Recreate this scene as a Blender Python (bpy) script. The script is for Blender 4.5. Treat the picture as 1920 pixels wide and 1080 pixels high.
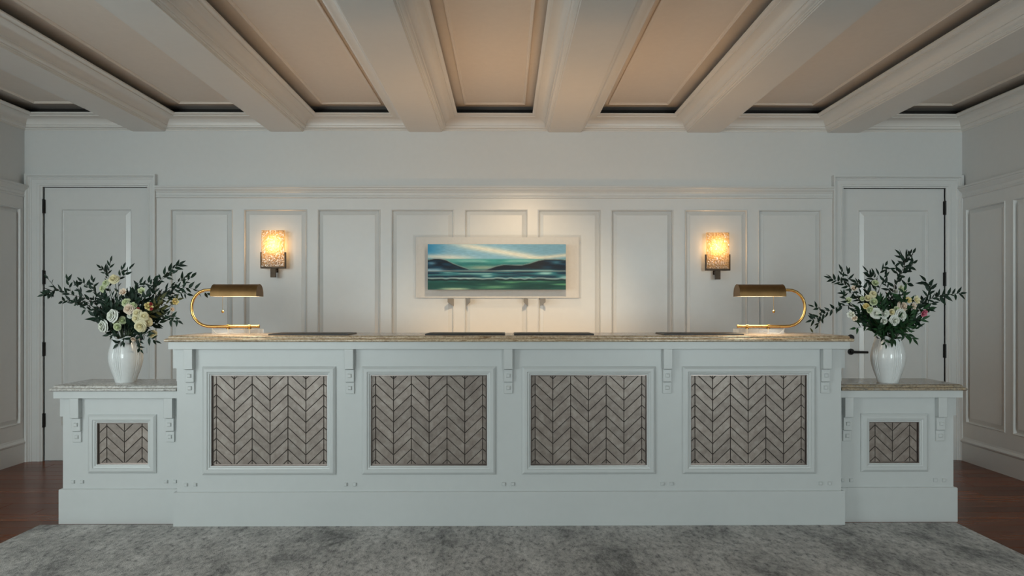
import bpy, bmesh, math, random
import numpy as np
from mathutils import Vector, Matrix

for o in list(bpy.data.objects):
    bpy.data.objects.remove(o)
SC = bpy.context.scene
COL = SC.collection
random.seed(7)
rng = np.random.default_rng(7)

# ------------------------------------------------------------------ camera
F = 1400.0                    # focal length in pixels of the 1920 wide frame
CAMZ = 1.28
HOR = 576.0                   # horizon row
YAW = math.atan(12.0 / F)     # camera turned a little to the right
cam_d = bpy.data.cameras.new('camera')
cam_d.sensor_width = 36.0
cam_d.lens = F / 1920.0 * 36.0
cam_d.shift_y = (HOR - 540.0) / 1920.0
cam_d.clip_start = 0.05
cam = bpy.data.objects.new('camera', cam_d)
cam.location = (0, 0, CAMZ)
cam.rotation_euler = (math.radians(90), 0, -YAW)
COL.objects.link(cam)
SC.camera = cam

# ------------------------------------------------------------------ world, light, exposure
w = bpy.data.worlds.new('world')
SC.world = w
w.use_nodes = True
w.node_tree.nodes['Background'].inputs[0].default_value = (0.72, 0.86, 1.0, 1)
w.node_tree.nodes['Background'].inputs[1].default_value = 1.0
SC.view_settings.view_transform = 'Standard'
SC.view_settings.look = 'None'
SC.view_settings.gamma = 1.0
SC.view_settings.use_curve_mapping = False
SC.view_settings.exposure = 0.0

YF = -3.2                     # wall behind the camera, with the windows
COOL = (0.85, 0.97, 0.96)
WARM = (1.0, 0.60, 0.29)


def area(name, loc, target, sx, sy, power, color, spread=180):
    l = bpy.data.lights.new(name, 'AREA')
    l.shape = 'RECTANGLE'
    l.size, l.size_y = sx, sy
    l.energy = power
    l.color = color
    l.spread = math.radians(spread)
    o = bpy.data.objects.new(name, l)
    o.location = loc
    o.rotation_euler = (Vector(target) - Vector(loc)).to_track_quat('-Z', 'Y').to_euler()
    COL.objects.link(o)
    return o


def spot(name, loc, target, power, color, size, blend, radius=0.03):
    l = bpy.data.lights.new(name, 'SPOT')
    l.energy = power
    l.color = color
    l.spot_size = math.radians(size)
    l.spot_blend = blend
    l.shadow_soft_size = radius
    o = bpy.data.objects.new(name, l)
    o.location = loc
    o.rotation_euler = (Vector(target) - Vector(loc)).to_track_quat('-Z', 'Y').to_euler()
    COL.objects.link(o)
    return o


# daylight entering by the two windows behind the camera and the one in the left wall
WIN = [(-3.7, -1.9), (1.9, 3.5)]
for (a, b), p, tx in zip(WIN, (35, 37), (-4.0, 3.9)):
    area('daylight', ((a + b) / 2, YF + 0.12, 1.5), (tx, 6, 1.3), b - a, 1.9, p, COOL, spread=86)
area('daylight', (-3.9, 0.9, 1.5), (1.2, 3.2, 1.6), 1.6, 1.9, 62, COOL)
# recessed ceiling spots (out of the frame) on the picture and the wall
spot('picture_spot', (0.25, 3.2, 2.72), (0.10, 6.2, 1.22), 235, (1.0, 0.73, 0.44), 40, 1.0, 0.015)
# added unseen warm fill under the desk stone, bounced off the added counter
area('bounce_fill', (0.15, 4.81, 1.035), (0.15, 4.95, 0.76), 2.0, 0.03, 9, WARM)
# added unseen warm fill behind the desk, washing the ceiling
area('ceiling_fill', (0.25, 5.02, 0.86), (0.25, 4.90, 3.0), 2.2, 0.06, 4.8, (1.0, 0.50, 0.17), spread=125)


# ------------------------------------------------------------------ pixel -> place
def X(px, y):
    t = (px - 960.0) / F
    return y * (t * math.cos(YAW) + math.sin(YAW)) / (math.cos(YAW) - t * math.sin(YAW))


def PT(px, py, y):
    x = X(px, y)
    D = y * math.cos(YAW) + x * math.sin(YAW)
    return Vector((x, y, CAMZ - (py - HOR) * D / F))


def Zc(py, y):
    return CAMZ - (py - HOR) * y / F


# ------------------------------------------------------------------ materials
def new_mat(name):
    m = bpy.data.materials.new(name)
    m.use_nodes = True
    nt = m.node_tree
    return m, nt, nt.nodes['Principled BSDF']


def N(nt, typ, **kw):
    n = nt.nodes.new(typ)
    for k, v in kw.items():
        if k in n.inputs.keys():
            n.inputs[k].default_value = v
        else:
            setattr(n, k, v)
    return n


def ramp(nt, stops):
    r = nt.nodes.new('ShaderNodeValToRGB')
    el = r.color_ramp.elements
    while len(el) < len(stops):
        el.new(0.5)
    for e, (p, c) in zip(el, stops):
        e.position = p
        e.color = (*c, 1) if len(c) == 3 else c
    return r


def plain(name, col, rough=0.5, metal=0.0, bump=0.0, bscale=60, coat=0.0, var=0.03):
    m, nt, b = new_mat(name)
    b.inputs['Roughness'].default_value = rough
    b.inputs['Metallic'].default_value = metal
    b.inputs['Coat Weight'].default_value = coat
    tc = N(nt, 'ShaderNodeTexCoord')
    no = N(nt, 'ShaderNodeTexNoise', Scale=bscale, Detail=3.0)
    nt.links.new(tc.outputs['Object'], no.inputs['Vector'])
    r = ramp(nt, [(0.3, tuple(c * (1 - var) for c in col)), (0.7, tuple(min(1, c * (1 + var)) for c in col))])
    nt.links.new(no.outputs['Fac'], r.inputs['Fac'])
    nt.links.new(r.outputs['Color'], b.inputs['Base Color'])
    if bump:
        bp = N(nt, 'ShaderNodeBump', Strength=bump, Distance=0.002)
        nt.links.new(no.outputs['Fac'], bp.inputs['Height'])
        nt.links.new(bp.outputs['Normal'], b.inputs['Normal'])
    return m


M = {}
M['wall'] = plain('wall_paint', (0.66, 0.67, 0.665), 0.42, bump=0.05, bscale=25, var=0.01)
M['trim'] = plain('trim_paint', (0.68, 0.69, 0.685), 0.30, bump=0.03, bscale=18, var=0.01)
M['desk'] = plain('desk_paint', (0.59, 0.61, 0.605), 0.34, bump=0.03, bscale=18, var=0.01)
M['beam'] = plain('beam_paint', (0.74, 0.72, 0.69), 0.36, bump=0.03, bscale=18, var=0.01)
M['cpanel'] = plain('ceiling_panel_paint', (0.79, 0.725, 0.66), 0.5, bump=0.05, bscale=25, var=0.015)
M['trough_shade'] = plain('painted_cove_shade', (0.02, 0.016, 0.013), 0.8)  # dark colour stands in for the deep shade inside the cove
M['hinge'] = plain('black_iron', (0.012, 0.011, 0.010), 0.42, metal=0.5)
M['bronze'] = plain('dark_bronze', (0.05, 0.032, 0.02), 0.4, metal=0.75, var=0.2, bscale=30)
M['brass'] = plain('aged_brass', (0.50, 0.30, 0.10), 0.27, metal=1.0, var=0.12, bscale=20)
M['shade'] = plain('bronzed_brass', (0.20, 0.115, 0.045), 0.42, metal=0.85, var=0.2, bscale=14)
M['shade_in'] = plain('white_enamel', (0.85, 0.8, 0.7), 0.4)
M['nickel'] = plain('smoked_nickel', (0.28, 0.24, 0.22), 0.28, metal=0.95)
M['grout'] = plain('brown_grout', (0.035, 0.026, 0.021), 0.8, bump=0.3, bscale=200)
M['pad'] = plain('black_leather', (0.012, 0.011, 0.011), 0.45, bump=0.15, bscale=250)
M['ceramic'] = plain('white_ceramic', (0.78, 0.80, 0.80), 0.22, coat=0.3, var=0.015)
M['canvas_side'] = plain('canvas_edge', (0.10, 0.16, 0.17), 0.6)
M['stemgreen'] = plain('green_stem', (0.035, 0.06, 0.022), 0.5, var=0.25, bscale=40)
M['stembrown'] = plain('brown_twig', (0.03, 0.022, 0.015), 0.6, var=0.25, bscale=40)
M['white_cord'] = plain('clear_cord', (0.7, 0.68, 0.62), 0.3)
M['jamb'] = plain('jamb_paint', (0.66, 0.67, 0.665), 0.45)
M['fin'] = plain('grey_plastic', (0.42, 0.40, 0.38), 0.4)
M['window_frame'] = plain('window_paint', (0.75, 0.75, 0.74), 0.35)


def leaf_mat(name, c0, c1, rough=0.5):
    m, nt, b = new_mat(name)
    oi = N(nt, 'ShaderNodeObjectInfo')
    tc = N(nt, 'ShaderNodeTexCoord')
    no = N(nt, 'ShaderNodeTexNoise', Scale=3.0, Detail=3.0)
    nt.links.new(tc.outputs['Object'], no.inputs['Vector'])
    ad = N(nt, 'ShaderNodeMath', operation='ADD')
    nt.links.new(oi.outputs['Random'], ad.inputs[0])
    nt.links.new(no.outputs['Fac'], ad.inputs[1])
    dv = N(nt, 'ShaderNodeMath', operation='MULTIPLY')
    dv.inputs[1].default_value = 0.5
    nt.links.new(ad.outputs[0], dv.inputs[0])
    r = ramp(nt, [(0.2, c0), (0.8, c1)])
    nt.links.new(dv.outputs[0], r.inputs['Fac'])
    nt.links.new(r.outputs['Color'], b.inputs['Base Color'])
    b.inputs['Roughness'].default_value = rough
    b.inputs['Specular IOR Level'].default_value = 0.22
    return m


M['leaf'] = leaf_mat('dark_leaf', (0.004, 0.013, 0.008), (0.014, 0.036, 0.020))
M['leaf_bright'] = leaf_mat('green_leaf', (0.006, 0.026, 0.010), (0.022, 0.075, 0.024))
M['leaf_olive'] = leaf_mat('olive_leaf', (0.03, 0.035, 0.010), (0.10, 0.10, 0.03))


def petal_mat(name, outer, inner):
    m, nt, b = new_mat(name)
    tc = N(nt, 'ShaderNodeTexCoord')
    ln = N(nt, 'ShaderNodeVectorMath', operation='LENGTH')
    nt.links.new(tc.outputs['Object'], ln.inputs[0])
    r = ramp(nt, [(0.15, inner), (0.95, outer)])
    nt.links.new(ln.outputs['Value'], r.inputs['Fac'])
    nt.links.new(r.outputs['Color'], b.inputs['Base Color'])
    b.inputs['Roughness'].default_value = 0.6
    b.inputs['Subsurface Weight'].default_value = 0.0
    return m


M['p_white'] = petal_mat('white_petal', (0.80, 0.82, 0.76), (0.70, 0.72, 0.58))
M['p_cream'] = petal_mat('cream_petal', (0.82, 0.76, 0.50), (0.76, 0.66, 0.34))
M['p_green'] = petal_mat('greenish_petal', (0.62, 0.68, 0.44), (0.50, 0.58, 0.28))
M['p_yellow'] = petal_mat('yellow_petal', (0.80, 0.68, 0.30), (0.74, 0.56, 0.18))
M['p_blush'] = petal_mat('blush_petal', (0.82, 0.70, 0.56), (0.74, 0.54, 0.40))
M['p_pink'] = petal_mat('pink_petal', (0.62, 0.15, 0.22), (0.40, 0.05, 0.10))
M['p_red'] = petal_mat('red_petal', (0.42, 0.05, 0.05), (0.25, 0.02, 0.02))


def stone_mat(name, cols, seed):
    m, nt, b = new_mat(name)
    tc = N(nt, 'ShaderNodeTexCoord')
    mp = N(nt, 'ShaderNodeMapping')
    mp.inputs['Scale'].default_value = (2.0, 4.0, 14.0)
    mp.inputs['Location'].default_value = (seed, 0, 0)
    nt.links.new(tc.outputs['Object'], mp.inputs['Vector'])
    n1 = N(nt, 'ShaderNodeTexNoise', Scale=3.0, Detail=8.0, Roughness=0.7, Distortion=1.6)
    nt.links.new(mp.outputs['Vector'], n1.inputs['Vector'])
    r1 = ramp(nt, list(zip((0.30, 0.41, 0.50, 0.60, 0.72), cols)))
    nt.links.new(n1.outputs['Fac'], r1.inputs['Fac'])
    n2 = N(nt, 'ShaderNodeTexNoise', Scale=70.0, Detail=4.0, Roughness=0.8)
    nt.links.new(tc.outputs['Object'], n2.inputs['Vector'])
    r2 = ramp(nt, [(0.35, (0.4, 0.36, 0.32)), (0.55, (1, 1, 1))])
    nt.links.new(n2.outputs['Fac'], r2.inputs['Fac'])
    mx = N(nt, 'ShaderNodeMixRGB', blend_type='MULTIPLY')
    mx.inputs['Fac'].default_value = 0.75
    nt.links.new(r1.outputs['Color'], mx.inputs['Color1'])
    nt.links.new(r2.outputs['Color'], mx.inputs['Color2'])
    nt.links.new(mx.outputs['Color'], b.inputs['Base Color'])
    b.inputs['Roughness'].default_value = 0.2
    return m


M['stone'] = stone_mat('golden_granite', [(0.10, 0.05, 0.025), (0.40, 0.27, 0.15), (0.66, 0.53, 0.37), (0.48, 0.35, 0.22), (0.72, 0.62, 0.48)], 0.0)
M['stone_grey'] = stone_mat('pale_granite', [(0.16, 0.15, 0.14), (0.42, 0.41, 0.39), (0.62, 0.61, 0.58), (0.50, 0.48, 0.45), (0.72, 0.71, 0.68)], 3.0)
M['stone_mix'] = stone_mat('grey_gold_granite', [(0.09, 0.05, 0.03), (0.27, 0.24, 0.19), (0.44, 0.34, 0.22), (0.30, 0.28, 0.25), (0.56, 0.40, 0.22)], 7.0)


def tile_mat():
    m, nt, b = new_mat('glazed_tile')
    oi = N(nt, 'ShaderNodeObjectInfo')
    tc = N(nt, 'ShaderNodeTexCoord')
    geo = N(nt, 'ShaderNodeNewGeometry')
    n1 = N(nt, 'ShaderNodeTexNoise', Scale=22.0, Detail=6.0, Roughness=0.65)
    nt.links.new(geo.outputs['Position'], n1.inputs['Vector'])
    r1 = ramp(nt, [(0.32, (0.215, 0.175, 0.152)), (0.5, (0.275, 0.23, 0.20)), (0.68, (0.35, 0.305, 0.268))])
    nt.links.new(n1.outputs['Fac'], r1.inputs['Fac'])
    hs = N(nt, 'ShaderNodeHueSaturation')
    mr = N(nt, 'ShaderNodeMapRange')
    mr.inputs['To Min'].default_value = 0.88
    mr.inputs['To Max'].default_value = 1.10
    nt.links.new(oi.outputs['Random'], mr.inputs['Value'])
    nt.links.new(mr.outputs['Result'], hs.inputs['Value'])
    nt.links.new(r1.outputs['Color'], hs.inputs['Color'])
    nt.links.new(hs.outputs['Color'], b.inputs['Base Color'])
    n2 = N(nt, 'ShaderNodeTexNoise', Scale=140.0, Detail=3.0)
    nt.links.new(geo.outputs['Position'], n2.inputs['Vector'])
    bp = N(nt, 'ShaderNodeBump', Strength=0.18, Distance=0.002)
    nt.links.new(n2.outputs['Fac'], bp.inputs['Height'])
    nt.links.new(bp.outputs['Normal'], b.inputs['Normal'])
    b.inputs['Roughness'].default_value = 0.36
    b.inputs['Metallic'].default_value = 0.25
    return m


M['tile'] = tile_mat()


def wood_mat():
    m, nt, b = new_mat('red_brown_wood')
    oi = N(nt, 'ShaderNodeObjectInfo')
    geo = N(nt, 'ShaderNodeNewGeometry')
    mp = N(nt, 'ShaderNodeMapping')
    mp.inputs['Scale'].default_value = (0.6, 7.0, 1.0)
    ad = N(nt, 'ShaderNodeVectorMath', operation='ADD')
    cb = N(nt, 'ShaderNodeCombineXYZ')
    mu = N(nt, 'ShaderNodeMath', operation='MULTIPLY')
    mu.inputs[1].default_value = 40.0
    nt.links.new(oi.outputs['Random'], mu.inputs[0])
    nt.links.new(mu.outputs[0], cb.inputs['Z'])
    nt.links.new(geo.outputs['Position'], mp.inputs['Vector'])
    nt.links.new(mp.outputs['Vector'], ad.inputs[0])
    nt.links.new(cb.outputs['Vector'], ad.inputs[1])
    n1 = N(nt, 'ShaderNodeTexNoise', Scale=2.2, Detail=6.0, Roughness=0.6, Distortion=0.4)
    nt.links.new(ad.outputs['Vector'], n1.inputs['Vector'])
    r1 = ramp(nt, [(0.3, (0.12, 0.026, 0.007)), (0.55, (0.17, 0.042, 0.011)), (0.80, (0.27, 0.080, 0.021))])
    nt.links.new(n1.outputs['Fac'], r1.inputs['Fac'])
    hs = N(nt, 'ShaderNodeHueSaturation')
    mr = N(nt, 'ShaderNodeMapRange')
    mr.inputs['To Min'].default_value = 0.75
    mr.inputs['To Max'].default_value = 1.2
    nt.links.new(oi.outputs['Random'], mr.inputs['Value'])
    nt.links.new(mr.outputs['Result'], hs.inputs['Value'])
    nt.links.new(r1.outputs['Color'], hs.inputs['Color'])
    nt.links.new(hs.outputs['Color'], b.inputs['Base Color'])
    b.inputs['Roughness'].default_value = 0.26
    b.inputs['Specular IOR Level'].default_value = 0.2
    return m


M['wood'] = wood_mat()


def rug_mat():
    m, nt, b = new_mat('distressed_wool')
    tc = N(nt, 'ShaderNodeTexCoord')
    mp = N(nt, 'ShaderNodeMapping')
    mp.inputs['Scale'].default_value = (1.5, 0.75, 1.0)
    mp.inputs['Rotation'].default_value = (0, 0, math.radians(14))
    nt.links.new(tc.outputs['Object'], mp.inputs['Vector'])
    n1 = N(nt, 'ShaderNodeTexNoise', Scale=1.6, Detail=10.0, Roughness=0.78, Distortion=0.3)
    nt.links.new(mp.outputs['Vector'], n1.inputs['Vector'])
    r1 = ramp(nt, [(0.36, (0.13, 0.127, 0.122)), (0.46, (0.43, 0.415, 0.395)), (0.55, (0.58, 0.56, 0.535)), (0.68, (0.72, 0.70, 0.67))])
    nt.links.new(n1.outputs['Fac'], r1.inputs['Fac'])
    n2 = N(nt, 'ShaderNodeTexNoise', Scale=24.0, Detail=7.0, Roughness=0.8)
    nt.links.new(mp.outputs['Vector'], n2.inputs['Vector'])
    r2 = ramp(nt, [(0.36, (0.16, 0.16, 0.165)), (0.47, (0.72, 0.72, 0.72)), (0.62, (1.1, 1.1, 1.1))])
    nt.links.new(n2.outputs['Fac'], r2.inputs['Fac'])
    mx = N(nt, 'ShaderNodeMixRGB', blend_type='MULTIPLY')
    mx.inputs['Fac'].default_value = 0.9
    nt.links.new(r1.outputs['Color'], mx.inputs['Color1'])
    nt.links.new(r2.outputs['Color'], mx.inputs['Color2'])
    nt.links.new(mx.outputs['Color'], b.inputs['Base Color'])
    n3 = N(nt, 'ShaderNodeTexNoise', Scale=160.0, Detail=2.0)
    nt.links.new(tc.outputs['Object'], n3.inputs['Vector'])
    bp = N(nt, 'ShaderNodeBump', Strength=0.9, Distance=0.006)
    nt.links.new(n3.outputs['Fac'], bp.inputs['Height'])
    nt.links.new(bp.outputs['Normal'], b.inputs['Normal'])
    b.inputs['Roughness'].default_value = 0.95
    b.inputs['Sheen Weight'].default_value = 0.15
    return m


M['rug'] = rug_mat()


def clear_mat(name, transp, gloss, transl, tint=(1, 1, 1), bump=0.0, bscale=120, rough=0.03):
    """thin clear plastic or glass: light passes, a little mirror, a little milkiness"""
    m = bpy.data.materials.new(name)
    m.use_nodes = True
    nt = m.node_tree
    nt.nodes.clear()
    out = N(nt, 'ShaderNodeOutputMaterial')
    tr = N(nt, 'ShaderNodeBsdfTransparent')
    tr.inputs['Color'].default_value = (*tint, 1)
    gl = N(nt, 'ShaderNodeBsdfGlossy', Roughness=rough)
    tl = N(nt, 'ShaderNodeBsdfTranslucent')
    tl.inputs['Color'].default_value = (*tint, 1)
    m1 = N(nt, 'ShaderNodeMixShader')
    m1.inputs[0].default_value = transl / max(1e-6, gloss + transl)
    m2 = N(nt, 'ShaderNodeMixShader')
    m2.inputs[0].default_value = gloss + transl
    nt.links.new(gl.outputs[0], m1.inputs[1])
    nt.links.new(tl.outputs[0], m1.inputs[2])
    nt.links.new(tr.outputs[0], m2.inputs[1])
    nt.links.new(m1.outputs[0], m2.inputs[2])
    nt.links.new(m2.outputs[0], out.inputs[0])
    if bump:
        tc = N(nt, 'ShaderNodeTexCoord')
        vo = N(nt, 'ShaderNodeTexVoronoi', Scale=bscale)
        vo.feature = 'SMOOTH_F1'
        nt.links.new(tc.outputs['Object'], vo.inputs['Vector'])
        bp = N(nt, 'ShaderNodeBump', Strength=bump, Distance=0.006)
        nt.links.new(vo.outputs['Distance'], bp.inputs['Height'])
        nt.links.new(bp.outputs['Normal'], gl.inputs['Normal'])
        nt.links.new(bp.outputs['Normal'], tl.inputs['Normal'])
        r = ramp(nt, [(0.08, (0.55, 0.55, 0.55)), (0.5, (0.80, 0.80, 0.80))])
        nt.links.new(vo.outputs['Distance'], r.inputs['Fac'])
        nt.links.new(r.outputs['Color'], m2.inputs[0])
    return m


M['acrylic'] = clear_mat('clear_acrylic', 0.95, 0.028, 0.012)
M['acrylic_block'] = clear_mat('thick_acrylic', 0.72, 0.16, 0.12)
M['bubble_glass'] = clear_mat('bubbled_glass', 0.5, 0.07, 0.4, (0.80, 0.68, 0.48), bump=0.7, bscale=80, rough=0.12)
M['pane'] = clear_mat('window_glass', 0.94, 0.06, 0.0)


def emit_mat(name, col, strength):
    m = bpy.data.materials.new(name)
    m.use_nodes = True
    nt = m.node_tree
    nt.nodes.clear()
    out = N(nt, 'ShaderNodeOutputMaterial')
    e = N(nt, 'ShaderNodeEmission', Strength=strength)
    e.inputs['Color'].default_value = (*col, 1)
    nt.links.new(e.outputs[0], out.inputs[0])
    return m


M['bulb'] = emit_mat('lit_bulb', (1.0, 0.66, 0.30), 2.2)
M['tube'] = emit_mat('lit_tube', (1.0, 0.80, 0.52), 10)


# ------------------------------------------------------------------ builders
WL = {}                      # world position of roots


def tag(o, label=None, cat=None, group=None, kind=None):
    if label: o['label'] = label
    if cat: o['category'] = cat
    if group: o['group'] = group
    if kind: o['kind'] = kind
    return o


def wloc(o):
    return WL.get(o.name, Vector((0, 0, 0)))


def thing(name, loc, label, cat, group=None, kind=None):
    o = bpy.data.objects.new(name, None)
    o.empty_display_size = 0.1
    COL.objects.link(o)
    o.location = loc
    WL[o.name] = Vector(loc)
    return tag(o, label, cat, group, kind)


def link_mesh(name, me, parent=None, loc=None):
    o = bpy.data.objects.new(name, me)
    COL.objects.link(o)
    if parent is not None:
        o.parent = parent
        WL[o.name] = wloc(parent)
    elif loc is not None:
        o.location = loc
        WL[o.name] = Vector(loc)
    return o


class MB:
    """collects vertices and faces in world space and links them as one mesh object"""

    def __init__(self):
        self.v, self.f = [], []

    def add(self, vs, fs):
        n = len(self.v)
        self.v += [Vector(p) for p in vs]
        self.f += [tuple(i + n for i in f) for f in fs]
        return self

    def box(self, x0, x1, y0, y1, z0, z1):
        if x0 > x1: x0, x1 = x1, x0
        if y0 > y1: y0, y1 = y1, y0
        if z0 > z1: z0, z1 = z1, z0
        return self.add([(x0, y0, z0), (x1, y0, z0), (x1, y1, z0), (x0, y1, z0),
                         (x0, y0, z1), (x1, y0, z1), (x1, y1, z1), (x0, y1, z1)],
                        [(0, 3, 2, 1), (4, 5, 6, 7), (0, 1, 5, 4), (1, 2, 6, 5), (2, 3, 7, 6), (3, 0, 4, 7)])

    def loops(self, lps, fr, cap0=False, cap1=True, open_bottom=False):
        """rectangle loops (u0,u1,v0,v1,n) joined in turn; fr maps (u,v,n) to the world"""
        vs, fs = [], []
        for (u0, u1, v0, v1, n) in lps:
            if open_bottom:
                vs += [fr(u0, v0, n), fr(u0, v1, n), fr(u1, v1, n), fr(u1, v0, n)]
            else:
                vs += [fr(u0, v0, n), fr(u1, v0, n), fr(u1, v1, n), fr(u0, v1, n)]
        k = 3 if open_bottom else 4
        for i in range(len(lps) - 1):
            for j in range(k):
                a, b = 4 * i + j, 4 * i + (j + 1) % 4
                fs.append((a, b, b + 4, a + 4))
        if cap0: fs.append((3, 2, 1, 0))
        if cap1:
            e = 4 * (len(lps) - 1)
            fs.append((e, e + 1, e + 2, e + 3))
        return self.add(vs, fs)

    def extrude(self, prof, fr, a, b, caps=True):
        """profile points (p,q) swept straight from a to b; fr(s,p,q)"""
        n = len(prof)
        vs = [fr(a, p, q) for p, q in prof] + [fr(b, p, q) for p, q in prof]
        fs = [(i, (i + 1) % n, (i + 1) % n + n, i + n) for i in range(n)]
        if caps:
            fs += [tuple(range(n)), tuple(range(2 * n - 1, n - 1, -1))]
        return self.add(vs, fs)

    def tube(self, pts, r, seg=8, caps=True):
        pts = [Vector(p) for p in pts]
        rs = r if isinstance(r, (list, tuple)) else [r] * len(pts)
        vs, fs = [], []
        up = None
        for i, p in enumerate(pts):
            t = (pts[min(i + 1, len(pts) - 1)] - pts[max(i - 1, 0)]).normalized()
            if up is None:
                up = Vector((0, 0, 1)) if abs(t.z) < 0.9 else Vector((1, 0, 0))
            s = t.cross(up).normalized()
            up = s.cross(t).normalized()
            for k in range(seg):
                a = 2 * math.pi * k / seg
                vs.append(p + (s * math.cos(a) + up * math.sin(a)) * rs[i])
        for i in range(len(pts) - 1):
            for k in range(seg):
                a, b = i * seg + k, i * seg + (k + 1) % seg
                fs.append((a, b, b + seg, a + seg))
        if caps:
            fs += [tuple(range(seg - 1, -1, -1)), tuple(range((len(pts) - 1) * seg, len(pts) * seg))]
        return self.add(vs, fs)

    def sphere(self, c, r, u=12, v=8, sc=(1, 1, 1)):
        c = Vector(c)
        vs, fs = [], []
        for i in range(v + 1):
            th = math.pi * i / v
            for j in range(u):
                ph = 2 * math.pi * j / u
                vs.append(c + Vector((math.sin(th) * math.cos(ph) * r * sc[0], math.sin(th) * math.sin(ph) * r * sc[1], math.cos(th) * r * sc[2])))
        for i in range(v):
            for j in range(u):
                a, b = i * u + j, i * u + (j + 1) % u
                fs.append((a, a + u, b + u, b))
        return self.add(vs, fs)

    def build(self, name, mat, parent=None, bevel=0.0, smooth=False, base=None):
        off = wloc(parent) if parent is not None else Vector(base if base is not None else (0, 0, 0))
        me = bpy.data.meshes.new(name)
        me.from_pydata([p - off for p in self.v], [], self.f)
        bm = bmesh.new()
        bm.from_mesh(me)
        bmesh.ops.recalc_face_normals(bm, faces=bm.faces)
        if bevel:
            bmesh.ops.bevel(bm, geom=list(bm.edges), offset=bevel, segments=2, affect='EDGES', profile=0.7, clamp_overlap=True)
        bm.to_mesh(me)
        bm.free()
        me.materials.append(M[mat] if isinstance(mat, str) else mat)
        if smooth:
            me.shade_smooth()
            try:
                me.set_sharp_from_angle(angle=math.radians(40))
            except Exception:
                pass
        if parent is not None:
            return link_mesh(name, me, parent)
        return link_mesh(name, me, None, off)


def FB(y):      # facing the camera: u=x, v=z, n towards the camera
    return lambda u, v, n: (u, y - n, v)


def FTOP(u, v, n):
    return (u, v, n)


def struct(name, label=None):
    o = bpy.data.objects.new(name, None)
    COL.objects.link(o)
    o['kind'] = 'structure'
    if label: o['label'] = label
    return o


def inset(r, t, n):
    return (r[0] + t, r[1] - t, r[2] + t, r[3] - t, n)


# ------------------------------------------------------------------ room shell
WY = 6.25                                    # upper face of the back wall
XL, XR = X(46, WY), X(1804, WY)
ZB = Zc(248, WY)                             # underside of beams
ZCAP = Zc(350.5, WY)
ZTOP = 3.0
P_TOP = Zc(393.5, WY)                        # top of the wall panels
P_BOT = 0.32
DOORS = [  # outer casing x0,x1, leaf x0,x1
    (X(51.5, WY), X(295, WY), X(82, WY), X(276.5, WY), 'left'),
    (X(1559, WY), X(1801.5, WY), X(1581, WY), X(1771.5, WY), 'right')]
Z_CAS = (PT(170, 327, WY).z + PT(1680, 331, WY).z) / 2
Z_LEAF = (PT(170, 351.5, WY).z + PT(1680, 354, WY).z) / 2

wall_back = MB()
xs = [XL - 0.15]
for d in DOORS:
    wall_back.box(xs[-1], d[2] - 0.0035, WY, WY + 0.15, 0, ZTOP)
    wall_back.box(d[2] - 0.0035, d[3] + 0.0035, WY, WY + 0.15, Z_LEAF + 0.0035, ZTOP)
    xs.append(d[3] + 0.0035)
wall_back.box(xs[-1], XR + 0.15, WY, WY + 0.15, 0, ZTOP)
wall_back = tag(wall_back.build('wall_back', 'wall'), 'white panelled wall behind the reception desk', kind='structure')

wall_left = tag(MB().box(XL - 0.15, XL, YF, 0.05, 0, ZTOP).box(XL - 0.15, XL, 1.75, WY, 0, ZTOP)
                .box(XL - 0.15, XL, 0.05, 1.75, 0, 0.5).box(XL - 0.15, XL, 0.05, 1.75, 2.45, ZTOP)
                .build('wall_left', 'wall'), 'white panelled wall at the left edge', kind='structure')
wall_right = tag(MB().box(XR, XR + 0.15, YF, WY, 0, ZTOP).build('wall_right', 'wall'), 'white panelled wall at the right edge', kind='structure')
wf = MB()
e = XL - 0.15
for (a, b) in WIN:
    wf.box(e, a, YF - 0.15, YF, 0, ZTOP)
    wf.box(a, b, YF - 0.15, YF, 0, 0.5)
    wf.box(a, b, YF - 0.15, YF, 2.5, ZTOP)
    e = b
wf.box(e, XR + 0.15, YF - 0.15, YF, 0, ZTOP)
tag(wf.build('wall_front', 'wall'), 'white wall with windows behind the viewer', kind='structure')
for i, (a, b) in enumerate(WIN):
    wd = struct('window_%d' % (i + 1), 'white framed window behind the viewer')
    MB().loops([(a, b, 0.5, 2.5, 0.0), inset((a, b, 0.5, 2.5), 0.05, 0.0), inset((a, b, 0.5, 2.5), 0.05, 0.1), (a, b, 0.5, 2.5, 0.1)], FB(YF - 0.01), cap1=False).build('window_frame', 'window_frame', wd)
    MB().box((a + b) / 2 - 0.02, (a + b) / 2 + 0.02, YF - 0.1, YF - 0.05, 0.55, 2.45).build('mullion', 'window_frame', wd)
    MB().box(a + 0.05, b - 0.05, YF - 0.082, YF - 0.076, 0.55, 2.45).build('pane', 'pane', wd)
wd = struct('window_3', 'white framed window in the left wall beside the viewer')
FLW = lambda u, v, n: (XL - 0.1 + n, u, v)
MB().loops([(0.05, 1.75, 0.5, 2.45, 0.0), inset((0.05, 1.75, 0.5, 2.45), 0.05, 0.0), inset((0.05, 1.75, 0.5, 2.45), 0.05, 0.08), (0.05, 1.75, 0.5, 2.45, 0.08)], FLW, cap1=False).build('window_frame', 'window_frame', wd)
MB().box(XL - 0.06, XL - 0.054, 0.1, 1.7, 0.55, 2.4).build('pane', 'pane', wd)

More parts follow.
